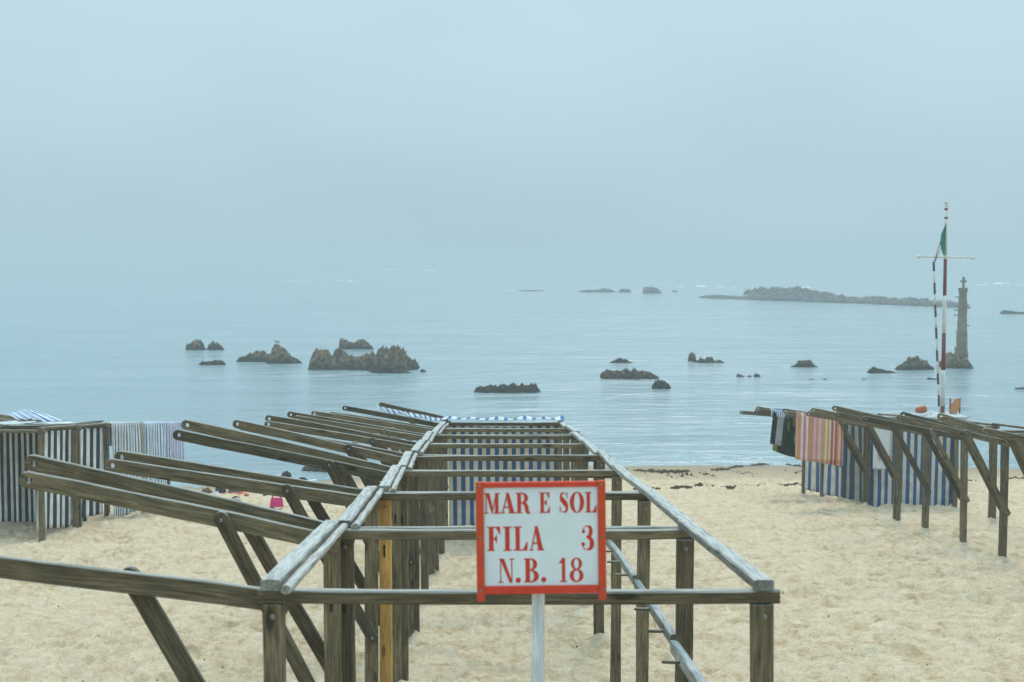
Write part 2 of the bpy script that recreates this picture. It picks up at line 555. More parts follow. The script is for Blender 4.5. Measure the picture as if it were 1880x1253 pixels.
M_DARKTOWEL = stripe_mat('black_grey_panels', [(0, (.020, .026, .020)), (.36, (.33, .34, .36)), (.80, (.025, .030, .022))], 1.0, trans=.05)

def floral_mat():
    m, n, l, b = new_mat('leaf_print')
    tc = n.new('ShaderNodeTexCoord')
    v = mapping(n, l, tc.outputs['UV'], (10, 5, 1))
    vo = n.new('ShaderNodeTexVoronoi'); vo.inputs['Scale'].default_value = 1.0; l.new(v, vo.inputs['Vector'])
    r = ramp(n, [(0, (.17, .23, .04)), (.33, (.08, .13, .025)), (.42, (.012, .018, .010))]); l.new(vo.outputs['Distance'], r.inputs[0])
    sp = n.new('ShaderNodeSeparateXYZ'); l.new(tc.outputs['UV'], sp.inputs[0])
    edge = ramp(n, [(0, (0, 0, 0)), (.12, (1, 1, 1)), (.80, (1, 1, 1)), (.84, (0, 0, 0))], 'CONSTANT'); l.new(sp.outputs[1], edge.inputs[0])
    g = ramp(n, [(0, (.17, .22, .05)), (.10, (.018, .024, .012)), (.8, (.018, .024, .012)), (.9, (.14, .19, .05))], 'CONSTANT'); l.new(sp.outputs[0], g.inputs[0])
    c = mixrgb(n, l, edge.outputs[0], g.outputs[0], r.outputs[0])
    l.new(c, b.inputs['Base Color']); b.inputs['Roughness'].default_value = .9
    b.inputs['Specular IOR Level'].default_value = .1
    return m
M_FLORAL = floral_mat()

def check_mat():
    m, n, l, b = new_mat('grey_check')
    tc = n.new('ShaderNodeTexCoord')
    v = mapping(n, l, tc.outputs['Object'], (28, 28, 28))
    ch = n.new('ShaderNodeTexChecker'); ch.inputs['Scale'].default_value = 1
    ch.inputs['Color1'].default_value = (.05, .06, .085, 1); ch.inputs['Color2'].default_value = (.10, .12, .16, 1)
    l.new(v, ch.inputs['Vector']); l.new(ch.outputs[0], b.inputs['Base Color']); b.inputs['Roughness'].default_value = .85
    return m
M_CHECK = check_mat()

def sand_mat():
    m, n, l, b = new_mat('beach_sand')
    g = n.new('ShaderNodeNewGeometry')
    P = g.outputs['Position']
    big = noise(n, l, P, .35, 4, .6)
    med = noise(n, l, P, 3.2, 5, .6, .4)
    fine = noise(n, l, P, 40, 4, .7)
    gr = noise(n, l, P, 260, 2, .7)
    med2 = noise(n, l, P, 7.5, 5, .65, .3)
    mm = n.new('ShaderNodeMath'); mm.operation = 'MULTIPLY_ADD'; mm.inputs[1].default_value = .5; l.new(med2, mm.inputs[0])
    mh = n.new('ShaderNodeMath'); mh.operation = 'MULTIPLY'; mh.inputs[1].default_value = .5; l.new(med, mh.inputs[0]); l.new(mh.outputs[0], mm.inputs[2])
    c = ramp(n, [(.36, (.390, .262, .138)), (.45, (.545, .408, .260)), (.52, (.620, .488, .336)), (.64, (.68, .556, .404))]); l.new(mm.outputs[0], c.inputs[0])
    c1 = mixrgb(n, l, maprange(n, l, big, .35, .7, 0, .35), c.outputs[0], (.645, .502, .345))
    sc = n.new('ShaderNodeVectorMath'); sc.operation = 'SCALE'; l.new(c1, sc.inputs[0])
    l.new(maprange(n, l, fine, .3, .7, .82, 1.16), sc.inputs['Scale'])
    sc2 = n.new('ShaderNodeVectorMath'); sc2.operation = 'SCALE'; l.new(sc.outputs[0], sc2.inputs[0])
    l.new(maprange(n, l, gr, .3, .7, .78, 1.2), sc2.inputs['Scale'])
    # wet towards the water line
    sp = n.new('ShaderNodeSeparateXYZ'); l.new(P, sp.inputs[0])
    ad = n.new('ShaderNodeMath'); ad.operation = 'MULTIPLY_ADD'; l.new(med, ad.inputs[0]); ad.inputs[1].default_value = -.35; l.new(sp.outputs['Z'], ad.inputs[2])
    wet = maprange(n, l, ad.outputs[0], -.12, .42, 1, 0)
    c2 = mixrgb(n, l, wet, sc2.outputs[0], (.27, .185, .095))
    l.new(c2, b.inputs['Base Color'])
    l.new(maprange(n, l, wet, .3, 1, .95, .38), b.inputs['Roughness'])
    b.inputs['Specular IOR Level'].default_value = .2
    nb = bump(n, l, fine, .9, .03, None)
    bump(n, l, med, .5, .05, b, nb)
    return m
M_SAND = sand_mat()

def sea_mat():
    m, n, l, b = new_mat('sea_water')
    g = n.new('ShaderNodeNewGeometry'); P = g.outputs['Position']
    v1 = mapping(n, l, P, (.26, .62, 1)); w1 = noise(n, l, v1, 1.0, 5, .6, .5)
    v2 = mapping(n, l, P, (.9, 2.6, 1)); w2 = noise(n, l, v2, 1.0, 4, .6, .3)
    v3 = mapping(n, l, P, (.05, .16, 1)); w3 = noise(n, l, v3, 1.0, 3, .55, .4)
    c = mixrgb(n, l, maprange(n, l, w3, .3, .7, 0, 1), (.185, .268, .295), (.24, .328, .355))
    l.new(c, b.inputs['Base Color'])
    b.inputs['Roughness'].default_value = .17
    b.inputs['IOR'].default_value = 1.333
    n1 = bump(n, l, w3, .7, 1.1, None)
    n2 = bump(n, l, w1, .85, .5, None, n1)
    bump(n, l, w2, .8, .11, b, n2)
    return m
M_SEA = sea_mat()

def rock_mat(name, dry, dark, weed, weed_z):
    m, n, l, b = new_mat(name)
    g = n.new('ShaderNodeNewGeometry'); P = g.outputs['Position']
    a = noise(n, l, P, 1.4, 6, .65, .4); f = noise(n, l, P, 4.2, 5, .7, .5)
    c = ramp(n, [(.30, dark), (.52, dry), (.75, tuple(x * 1.45 for x in dry))]); l.new(a, c.inputs[0])
    c1 = mixrgb(n, l, maprange(n, l, f, .47, .58, 0, .85), c.outputs[0], dark)
    sp = n.new('ShaderNodeSeparateXYZ'); l.new(P, sp.inputs[0])
    ad = n.new('ShaderNodeMath'); ad.operation = 'MULTIPLY_ADD'; l.new(f, ad.inputs[0]); ad.inputs[1].default_value = -weed_z * 1.4; l.new(sp.outputs['Z'], ad.inputs[2])
    c2 = mixrgb(n, l, maprange(n, l, ad.outputs[0], -weed_z * .5, weed_z * .5, .92, 0), c1, weed)
    l.new(c2, b.inputs['Base Color']); b.inputs['Roughness'].default_value = .9; b.inputs['Specular IOR Level'].default_value = .2
    n1 = bump(n, l, f, 1.0, .25, None)
    bump(n, l, a, .8, .4, b, n1)
    return m
M_ROCK = rock_mat('brown_rock', (.360, .252, .135), (.052, .038, .022), (.020, .020, .011), .55)
M_REEF = rock_mat('fog_paled_reef_rock', (.28, .25, .22), (.12, .11, .10), (.09, .085, .075), .5)  # reef tones paled: part of the fog's veil is put into the colour
M_ROCKD = rock_mat('weedy_rock', (.170, .130, .070), (.026, .022, .013), (.018, .019, .010), .5)

def foam_mat():
    m, n, l, b = new_mat('foam')
    b.inputs['Base Color'].default_value = (.60, .63, .64, 1); b.inputs['Roughness'].default_value = .9
    return m
M_FOAM = foam_mat()

# ================================================================== THE SETTING
# ---- sand: one sheet, fine where the photograph looks, reaching well beyond the frame
def build_sand():
    t = np.concatenate([-np.geomspace(9, .47, 60)[:-1], np.linspace(-.47, .47, 1100), np.geomspace(.47, 9, 60)[1:]])
    ys = np.concatenate([np.linspace(-30, 6.6, 40)[:-1], 1.0 / np.linspace(1 / 6.6, 1 / 50.0, 560), np.linspace(50, 62, 14)[1:]])
    Yg, Tg = np.meshgrid(ys, t, indexing='ij')
    X = Tg * np.maximum(Yg, 6.0); Y = Yg
    Z = sand_z(X, Y)
    # broad unevenness
    Z += .055 * fbm(X * .45, Y * .45, s=3, o=3) + .022 * fbm(X * 1.6, Y * 1.6, s=9, o=3)
    # footprints: oval hollows with a pushed-up rim, thick on the ground
    fade = np.clip((46.0 - Y) / 6.0, 0, 1)
    for s, cell, dep, aw in ((21, .38, .064, 1.7), (33, .25, .044, 1.5), (47, .62, .050, 2.0), (57, .15, .024, 1.0)):
        wx = X + .10 * vnoise(X * 2.1, Y * 2.1, s=s); wy = Y + .10 * vnoise(X * 2.1, Y * 2.1, s=s + 5)
        r, rid = worley(wx / cell, wy / (cell * 1.15), s)
        keep = (rid > .30).astype(float)
        rr = r / (.24 + .16 * rid)
        prof = -np.exp(-rr ** 2 * 1.1) + .55 * np.exp(-((rr - 1.55) / .5) ** 2)
        patch = np.clip(.65 + 1.1 * fbm(X * .3, Y * .3, s=s + 70, o=2), .15, 1.25)
        Z += dep * prof * keep * patch * fade
    Z += .030 * fbm(X * 6.5, Y * 6.5, s=61, o=3) * fade + .014 * fbm(X * 21, Y * 17, s=64, o=2) * fade
    # sand heaped and dug beside the cloth of the two outer rows
    for cx, cy, rx, ry, h in ((7.3, 31.0, 1.5, 1.4, .10), (6.9, 33.5, 1.2, 1.6, -.06), (-8.7, 25.2, 1.6, 1.2, .07), (8.4, 29.3, 1.3, .5, .07)):
        Z += h * np.exp(-((X - cx) / rx) ** 2 - ((Y - cy) / ry) ** 2) * (1 + .6 * fbm(X * 2.2, Y * 2.2, s=5, o=2))
    for xx, yy in [(sx + .0 - .00996 * q, q) for q in (5.8, 8.0, 10.4, 12.7, 15.0, 17.4, 19.8, 22.2, 24.6) for sx in (-.90, 1.08)] + \
                  [(7.5, q) for q in (21.5, 23.5, 25.5, 27.5, 29.9, 32, 34, 36)] + [(9.38, 27.5), (9.38, 29.9)] + [(-8, 24), (-8, 25.9), (-8, 27.9), (-9.95, 26)]:
        m = (np.abs(X - xx) < .8) & (np.abs(Y - yy) < .8)
        r = np.hypot(X[m] - xx, (Y[m] - yy) * .9)
        Z[m] += .055 * np.exp(-(r / .16) ** 2) * (1 + .8 * fbm(X[m] * 4, Y[m] * 4, s=77, o=2)) - .05 * np.exp(-((r - .34) / .13) ** 2) * (.6 + .7 * vnoise(X[m] * 2.5, Y[m] * 2.5, s=79))
    me = grid_mesh('sand', np.stack([X, Y, Z], -1))
    tag(link('beach_sand', me, M_SAND), 'pale trampled sand of the beach sloping to the sea', None, None, 'structure')
build_sand()

# ---- sea
def build_sea():
    xs = np.concatenate([-np.geomspace(5200, 60, 30), np.linspace(-55, 55, 40), np.geomspace(60, 5200, 30)])
    ys = np.concatenate([np.linspace(38, 160, 60), np.geomspace(165, 5200, 50)])
    Yg, Xg = np.meshgrid(ys, xs, indexing='ij')
    me = grid_mesh('sea', np.stack([Xg, Yg, np.zeros_like(Xg)], -1))
    tag(link('sea', me, M_SEA), 'calm grey blue sea fading into the fog', None, None, 'structure')
build_sea()

# ---- haze: the air over beach and sea
def build_haze(density):
    x0, x1, y0, y1, z0, z1 = -5600, 5600, -60, 5600, -5.0, 9.6
    V = [(x0, y0, z0), (x1, y0, z0), (x1, y1, z0), (x0, y1, z0), (x0, y0, z1), (x1, y0, z1), (x1, y1, z1), (x0, y1, z1)]
    F = [(0, 3, 2, 1), (4, 5, 6, 7), (0, 1, 5, 4), (1, 2, 6, 5), (2, 3, 7, 6), (3, 0, 4, 7)]
    m = bpy.data.materials.new('haze'); m.use_nodes = True
    n, l = m.node_tree.nodes, m.node_tree.links
    n.clear()
    o = n.new('ShaderNodeOutputMaterial'); v = n.new('ShaderNodeVolumePrincipled')
    v.inputs['Color'].default_value = (.595, .655, .68, 1)
    v.inputs['Density'].default_value = density
    v.inputs['Anisotropy'].default_value = 0.2
    l.new(v.outputs[0], o.inputs['Volume'])
    tag(link('haze', mesh_from('haze', V, F), m), 'pale sea fog hanging over beach and water', None, None, 'stuff')
build_haze(0.0024)

# ================================================================== ROCKS IN THE SEA
def rock(name, prof, py_water, label, depth=None, mat=None, rough=1.0, group='rocks in the shallow sea', nu=90, nv=36, seed=None, block=.5):
    """prof: (x, y) outline of the top as photographed; real width, height and depth at its place on the water"""
    seed = seed or int(prof[0][0])
    xs = [p[0] for p in prof]
    pw = py_water if isinstance(py_water, tuple) else (py_water, py_water)
    py_water = sum(pw) / 2
    pc = on_sea((xs[0] + xs[-1]) / 2, py_water)
    Y = pc.y
    Ya, Yb = on_sea(xs[0], pw[0]).y, on_sea(xs[-1], pw[1]).y
    def Yu(q): return Ya + (Yb - Ya) * q
    X0, X1 = at(xs[0], pw[0], Ya).x, at(xs[-1], pw[1], Yb).x
    W = abs(X1 - X0)
    D = depth or max(.9, .38 * W)
    hs = [max(at(p[0], p[1], Yu((p[0] - xs[0]) / (xs[-1] - xs[0])) + D * .45).z, .02) for p in prof]
    u = np.linspace(0, 1, nu); v = np.linspace(-1, 1, nv)
    U, Vv = np.meshgrid(u, v, indexing='xy')
    px = xs[0] + U * (xs[-1] - xs[0])
    y = Yu(U) + D * .45 + Vv * D * .55
    x = (px - 940.0) / FPX * np.hypot(Yu(U), 0) * 1.0 + (X0 - (xs[0] - 940.0) / FPX * Ya)
    # the silhouette line runs along the middle; towards front and back the rock breaks up
    jit = .06 * (xs[-1] - xs[0]) * np.abs(Vv) * fbm(U * 6, Vv * 2.5, s=seed, o=3)
    Hp = np.interp(px + jit, xs, hs)
    va = np.abs(Vv) * (1 + .38 * rough * fbm(U * max(5, W * 1.3), Vv * 1.5 + 4, s=seed + 20, o=4, g=.6) + .10)
    fall = np.clip(1 - va ** 2.1, 0, 1) ** .55
    fall *= np.clip(1 - np.abs(2 * U - 1) ** 6, 0, 1) ** .6
    hmax = max(hs)
    sc = 1.0 / max(.22 * hmax, .18)
    n1 = fbm(x * sc * .45, y * sc * .45, s=seed, o=5, g=.58)
    cell, cid = worley(x * sc * block, y * sc * block * .9, seed)
    c2, cid2 = worley(x * sc * block * 2.3 + 9.1, y * sc * block * 2.1, seed + 8)
    blk = (cid - .5) * .42 - (cell - .4) * .46 + (cid2 - .5) * .20 - (c2 - .4) * .20
    rid = 1 - np.abs(fbm(x * sc * .8, y * sc * .8, s=seed + 6, o=4, g=.6)) * 2.2
    Z = Hp * fall * (1.0 + rough * (.36 * n1 + 1.25 * blk + .30 * (rid - .6)) * (1 - .40 * (1 - np.abs(Vv)) ** 3)) + .20 * hmax * rough * fbm(x * sc * 2.4, y * sc * 2.4, s=seed + 4, o=4, g=.65) * fall
    cm = np.maximum(Z.max(axis=0), 1e-3); tgt = np.interp(xs[0] + u * (xs[-1] - xs[0]), xs, hs)
    fac = np.clip(tgt / cm, .35, 1.6); fac = np.convolve(np.pad(fac, 2, mode='edge'), np.ones(5) / 5, 'valid')
    fac = fac * (1 + .16 * rough * fbm(u * nu * .16, u * 0, s=seed + 12, o=3, g=.7))
    Z = Z * fac[None, :]
    brk = 1.0 / max(.75 * hmax, .35)
    Z = Z * np.clip(.97 + .42 * rough * (fbm(x * brk, y * brk * .8, s=seed + 31, o=3, g=.55) - .02), .3, 1.12)
    Z = Z - .22 * (1 - fall) - .03
    x = x + .10 * hmax * rough * fbm(x * sc, y * sc, Z * sc, s=seed + 1, o=2) * fall
    y = y + .16 * hmax * rough * fbm(x * sc, y * sc, Z * sc, s=seed + 2, o=2) * fall
    me = grid_mesh(name, np.stack([x, y, Z], -1), smooth=False)
    base = Vector(((X0 + X1) / 2, Y + D * .45, 0))
    V = np.empty(len(me.vertices) * 3, dtype=np.float32); me.vertices.foreach_get('co', V)
    V = V.reshape(-1, 3) - np.array(base, dtype=np.float32); me.vertices.foreach_set('co', V.ravel()); me.update()
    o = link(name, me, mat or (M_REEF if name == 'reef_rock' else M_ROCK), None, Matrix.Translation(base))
    tag(o, label, 'rock', group)
    return o

rock('sea_rock', [(338, 641), (341, 630), (350, 628), (356, 624), (366, 625), (372, 632), (377, 641)], 643, 'small brown rock farthest out, left one of a close pair')
rock('sea_rock', [(376, 641), (384, 631), (389, 624), (396, 627), (402, 630), (412, 641)], 643, 'small rounded brown rock, right one of a close pair farthest out')
rock('sea_rock', [(360, 668), (368, 662), (380, 663), (396, 661), (405, 660), (414, 668)], 671, 'low dark weedy rock below the pair of small rocks', mat=M_ROCKD)
rock('sea_rock', [(430, 660), (440, 653), (452, 649), (462, 645), (470, 638), (482, 640), (492, 645), (500, 655)], 665, 'low jagged rock leaning against the pointed rock with the gull')
peak_rock = rock('sea_rock', [(484, 662), (494, 648), (499, 630), (503, 626), (511, 629), (522, 637), (533, 652), (545, 658), (557, 667)], 668, 'pointed brown rock with a gull on its tip', nu=80, rough=.6)
rock('sea_rock', [(620, 640), (621, 621), (628, 619), (640, 623), (647, 627), (655, 623), (668, 623), (678, 632), (689, 640)], 642, 'dark flat-topped rock behind the large rock mass', rough=.8)
rock('sea_rock', [(562, 664), (563, 650), (570, 642), (579, 637), (590, 643), (598, 651), (606, 655), (612, 640), (620, 636), (632, 642), (645, 647), (660, 642),
      (672, 641), (685, 644), (694, 636), (704, 639), (724, 637), (735, 641), (745, 652), (755, 657), (764, 664), (772, 674)], 680, 'largest brown rock mass in the water, long and craggy', nu=190, nv=60, block=.8, depth=3.4)
rock('sea_rock', [(672, 682), (690, 676), (706, 671), (722, 673), (738, 679), (752, 682), (765, 684)], 686, 'low flat rock ledge in front of the largest rock mass', mat=M_ROCKD)
rock('sea_rock', [(768, 682), (773, 677), (778, 678), (784, 683)], 684, 'tiny dark rock off the end of the largest rock mass', nu=40, nv=20, mat=M_ROCKD)
rock('sea_rock', [(866, 716), (872, 710), (884, 708), (896, 706), (904, 704), (912, 709), (919, 703), (930, 705), (944, 703), (958, 706), (972, 704), (985, 703), (995, 710)], 722,
     'long low weedy rock nearest the shore, above the middle tent row', mat=M_ROCKD, nu=150, nv=44, block=.9, depth=1.9)
rock('sea_rock', [(1115, 664), (1126, 662), (1138, 656), (1150, 658), (1158, 663), (1170, 665)], 667, 'small low domed rock above the long rock reef', mat=M_ROCKD)
rock('sea_rock', [(1103, 682), (1115, 679), (1130, 681), (1145, 679), (1152, 676), (1160, 680), (1168, 676), (1178, 680), (1190, 682), (1205, 684), (1217, 690)], 697,
     'long brown rock reef with a bumpy crest right of centre', nu=130, nv=44, block=.9, depth=2.4)
rock('sea_rock', [(1197, 706), (1202, 699), (1208, 693), (1218, 692), (1224, 700), (1233, 705), (1234, 711)], 715, 'rounded dark boulder at the near end of the bumpy reef', mat=M_ROCKD)
rock('sea_rock', [(1264, 660), (1267, 648), (1272, 644), (1278, 648), (1280, 660)], 664, 'upright finger of rock beside three rounded bumps', nu=40, nv=30, rough=.5)
rock('sea_rock', [(1257, 667), (1263, 664), (1270, 666), (1279, 663), (1288, 656), (1297, 657), (1303, 654), (1310, 657), (1316, 662), (1322, 659), (1336, 665)], 667, 'low row of rounded rock bumps at foot of the rock finger')
rock('sea_rock', [(1353, 691), (1357, 685), (1363, 687), (1372, 691)], 693, 'tiny rock in shallow water, left of three in a line', nu=40, nv=20)
rock('sea_rock', [(1373, 691), (1378, 688), (1384, 691)], 693, 'tiny rock in shallow water, middle of three in a line', nu=30, nv=18)
rock('sea_rock', [(1384, 691), (1390, 685), (1395, 687), (1400, 691)], 693, 'tiny rock in shallow water, right of three in a line', nu=40, nv=20)
rock('sea_rock', [(1450, 672), (1462, 669), (1468, 662), (1478, 660), (1490, 661), (1496, 668), (1507, 673)], 675, 'domed rock with white water around it')
rock('sea_rock', [(1482, 697), (1492, 694), (1502, 697), (1512, 697), (1519, 693), (1526, 697)], 698, 'thin dark rock barely above water below the domed rock', mat=M_ROCKD, nu=60, nv=20)
rock('sea_rock', [(1593, 684), (1598, 677), (1612, 673), (1624, 678), (1640, 680), (1654, 685)], 686, 'low dark tapering rock between domed rock and ridge rock', mat=M_ROCKD)
rock('sea_rock', [(1582, 697), (1590, 694), (1600, 697)], 698, 'tiny dark rock below the low tapering rock', mat=M_ROCKD, nu=30, nv=18)
rock('sea_rock', [(1643, 677), (1652, 667), (1664, 661), (1678, 656), (1690, 655), (1702, 659), (1714, 667), (1722, 677)], 680, 'rounded ridge rock just behind the flagpole', nu=110, nv=44)
rock('sea_rock', [(1702, 696), (1710, 693), (1722, 694), (1732, 697)], 698, 'thin flat rock in the water behind the flagpole', mat=M_ROCKD, nu=40, nv=20)
rock('sea_rock', [(1866, 714), (1872, 711), (1884, 710), (1896, 714)], 716, 'small dark rock cut by the right edge of the picture', mat=M_ROCKD, nu=40, nv=20)
rock('sea_rock', [(1838, 574), (1848, 569), (1862, 570), (1878, 573), (1890, 572), (1900, 575)], 577, 'low hazy rock at the right edge beyond the stone beacon', group='far reef rocks in the fog')
# far reef in the fog
rock('reef_rock', [(1282, 545), (1300, 541), (1325, 540), (1350, 543), (1372, 543), (1384, 540), (1394, 531), (1408, 526), (1424, 530), (1445, 528), (1470, 525), (1490, 527), (1515, 533),
      (1545, 538), (1558, 542), (1590, 546), (1620, 543), (1650, 547), (1690, 546), (1730, 549), (1760, 551), (1785, 553), (1794, 563)], (548, 567),
     'long low reef of rock fading in fog behind the flagpole', depth=9, nu=260, nv=50, block=1.1, group='far reef rocks in the fog', rough=.7)
rock('reef_rock', [(1363, 540), (1372, 532), (1382, 531), (1391, 538)], 541, 'small round hazy rock beside the tall end of the far reef', nu=40, nv=20, group='far reef rocks in the fog')
rock('reef_rock', [(1179, 537), (1182, 527), (1194, 526), (1207, 528), (1217, 537)], 539, 'squarish hazy rock standing alone left of the far reef', nu=60, nv=26, rough=.6, group='far reef rocks in the fog')
rock('reef_rock', [(1058, 535), (1075, 532), (1095, 532), (1108, 529), (1122, 531), (1134, 536)], 537, 'low faint rock bank farthest left on the far reef line', nu=70, nv=26, group='far reef rocks in the fog')
rock('reef_rock', [(1133, 536), (1142, 531), (1154, 530), (1161, 536)], 537, 'small faint rock between low bank and squarish rock', nu=50, nv=22, group='far reef rocks in the fog')
rock('reef_rock', [(950, 533.5), (970, 532), (990, 532.5), (1004, 533.6)], 535, 'barely visible flat rock awash left of the far reef', nu=50, nv=20, group='far reef rocks in the fog')
rock('reef_rock', [(1232, 535), (1240, 533), (1246, 535)], 536.5, 'tiny faint rock just right of the squarish hazy rock', nu=30, nv=18, group='far reef rocks in the fog')
# rocks at the water's edge, seen between the arms of the middle row
rock('shore_rock', [(536, 862), (548, 857), (560, 853), (575, 848), (592, 846), (612, 850), (630, 856), (655, 860)], 868, 'brown weedy shore rocks seen between tent arms', depth=1.6, nu=90, nv=40, group='rocks at the water edge')
rock('shore_rock', [(512, 874), (517, 866), (525, 862), (531, 865), (535, 874)], 877, 'rounded dark boulder at the water edge below shore rocks', depth=.5, nu=40, nv=26, rough=.4, group='rocks at the water edge')

# gull on the pointed rock
def build_gull():
    v = max(peak_rock.data.vertices, key=lambda q: q.co.z)
    p = WORLD[peak_rock.name] @ v.co
    t = thing('gull', p, 'small gull standing on tip of the pointed rock', 'gull')
    prof = [(.0, -.26), (.035, -.2), (.075, -.06), (.085, .05), (.06, .16), (.045, .2), (.055, .25), (.04, .3), (.008, .35)]
    me = lathe_mesh([(max(r, .004), z) for r, z in prof], 10)
    M = Matrix.Translation(p + Vector((0, 0, .09))) @ Matrix.Rotation(R(-90), 4, 'Y') @ Matrix.Rotation(R(8), 4, 'Y') @ Matrix.Scale(.8, 4)
    link('body', me, M_GULL, t, M)
    for s in (-.03, .03):
        link('leg', tube_mesh([p + Vector((0.02, s, -.04)), p + Vector((0.02, s, .12))], .008, 5), M_BUOY, t)
build_gull()

# surf breaking on far shoals, foam at rocks, foam at the water line
def foam_strip(pts, width, height, seed):
    """low ragged crest along photographed points on the water"""
    P = [on_sea(*p) for p in pts]
    n = 70
    s = np.linspace(0, 1, n)
    k = np.linspace(0, 1, len(P))
    x = np.interp(s, k, [p.x for p in P]); y = np.interp(s, k, [p.y for p in P])
    v = np.linspace(-1, 1, 7)
    S, Vv = np.meshgrid(s, v, indexing='xy')
    g = np.clip(fbm(S * 14, S * 0, s=seed, o=3) + .35, 0, 1) * np.clip(1 - np.abs(2 * S - 1) ** 4, 0, 1)
    X = np.interp(S, s, x); Y = np.interp(S, s, y) + Vv * width * (.35 + .65 * g)
    Z = height * g * (1 - Vv ** 2) * (1 + .5 * fbm(X * 1.3, Y * 1.3, s=seed + 3, o=2)) - .02 - .03 * np.abs(Vv)
    return np.stack([X, Y, Z], -1)

def join_grids(name, grids, mat, label, kind='stuff'):
    V, F, off = [], [], 0
    for G in grids:
        n, m = G.shape[:2]
        a = np.arange(n * m).reshape(n, m) + off
        F += np.stack([a[:-1, :-1], a[:-1, 1:], a[1:, 1:], a[1:, :-1]], -1).reshape(-1, 4).tolist()
        V += G.reshape(-1, 3).tolist(); off += n * m
    tag(link(name, mesh_from(name, V, F, True), mat), label, None, None, kind)

join_grids('surf_foam', [
    foam_strip([(690, 498), (735, 495), (820, 499)], 5, .6, 1), foam_strip([(520, 518), (600, 514), (660, 518)], 2.5, .35, 2),
    foam_strip([(1240, 527), (1300, 526), (1370, 529)], 2, .28, 3), foam_strip([(1790, 524), (1840, 521), (1900, 526)], 3, .4, 4),
    foam_strip([(930, 534), (955, 533)], 2, .3, 5), foam_strip([(1160, 536), (1180, 537)], 1.2, .25, 8),
    foam_strip([(1436, 672), (1452, 672)], .25, .10, 6), foam_strip([(1420, 532), (1500, 528)], 2, .5, 7)], M_FOAM, 'white surf breaking on far shoals and rocks')

def shore_y(x):
    lo, hi = 38.0, 60.0
    for _ in range(40):
        m = (lo + hi) / 2
        if sz(x, m) > 0.0: lo = m
        else: hi = m
    return lo
def shore_foam():
    gs = []
    for sd_, off, wid, h in ((4, .15, .10, .03), (9, .9, .05, .03), (15, 2.1, .04, .03)):
        xs = np.linspace(-26, 24, 900); v = np.linspace(-1, 1, 5)
        S, Vv = np.meshgrid(xs, v, indexing='xy')
        y0 = np.array([shore_y(x) for x in xs])
        g = np.clip(fbm(S * 1.1, S * 0, s=sd_, o=5, g=.7) * 2.2 - .25, 0, 1)
        Y = np.interp(S, xs, y0) + off + .5 * fbm(S * .3, S * 0, s=sd_ + 2, o=3) + Vv * wid * (.05 + g)
        Z = h * g * (1 - Vv ** 2) - .012
        gs.append(np.stack([S, Y, Z], -1))
    return gs
join_grids('shore_foam', shore_foam(), M_FOAM, 'thin lines of foam where small waves meet the sand')

# ================================================================== SEAWEED AND LITTER ON THE SAND
def clumps(name, items, mat, label, seed):
    """items: (x, y, radius, height)"""
    r2 = np.random.default_rng(seed)
    V, F = [], []
    for x, y, rad, h in items:
        n = 7; b = len(V)
        z = sz(x, y)
        top = (x + r2.normal(0, rad * .2), y + r2.normal(0, rad * .2), z + h)
        for k in range(n):
            a = 2 * math.pi * k / n; q = rad * r2.uniform(.6, 1.25)
            V.append((x + q * 1.5 * math.cos(a), y + q * math.sin(a), z - .03))
        for k in range(n):
            a = 2 * math.pi * (k + .4) / n; q = rad * r2.uniform(.35, .75)
            V.append((x + q * 1.5 * math.cos(a), y + q * math.sin(a), z + h * r2.uniform(.4, .9)))
        V.append(top)
        for k in range(n):
            q = (k + 1) % n
            F += [(b + k, b + q, b + n + q, b + n + k), (b + n + k, b + n + q, b + 2 * n)]
    tag(link(name, mesh_from(name, V, F, False), mat), label, None, None, 'stuff')

def wrack_items():
    r2 = np.random.default_rng(5)
    it = []
    def line(pts, n, rad, h, spread):
        P = [on_sand(*p) for p in pts]
        k = np.linspace(0, 1, len(P))
        for _ in range(n):
            s = r2.uniform()
            if fbm(np.array([s * 17.0]), np.array([len(pts) * 3.1]), s=4, o=2)[0] < -.12: continue
            x = np.interp(s, k, [p.x for p in P]) + r2.normal(0, .05); y = np.interp(s, k, [p.y for p in P]) + r2.normal(0, spread)
            q = r2.lognormal(0, .5)
            it.append((x, y, rad * q, h * q))
    line([(1120, 862), (1200, 866), (1290, 865), (1345, 862)], 900, .020, .022, .14)
    line([(1335, 861), (1365, 857), (1420, 855), (1475, 857)], 500, .024, .030, .10)
    line([(1470, 858), (1640, 858), (1790, 846), (1880, 838)], 600, .024, .03, .16)
    line([(1120, 899), (1230, 896), (1290, 893), (1340, 895), (1400, 892), (1480, 890)], 700, .018, .022, .06)
    line([(1500, 888), (1700, 886), (1880, 878)], 420, .018, .022, .07)
    line([(1180, 872), (1300, 871), (1480, 866)], 500, .012, .016, .7)
    line([(330, 872), (420, 874), (540, 876), (700, 874)], 500, .018, .02, .2)
    return it
clumps('seaweed', wrack_items(), M_WRACK, 'brown seaweed washed up in lines along the tide mark', 3)

def litter_items():
    r2 = np.random.default_rng(8)
    it = []
    for _ in range(170):
        y = 1 / r2.uniform(1 / 40, 1 / 8.0); x = r2.uniform(-.4, .4) * y
        q = r2.lognormal(0, .55)
        it.append((x, y, .004 * q + .0001 * y, .005 * q))
    return it
clumps('beach_litter', litter_items(), M_WRACK, 'tiny dark bits of weed and shell strewn over sand', 4)

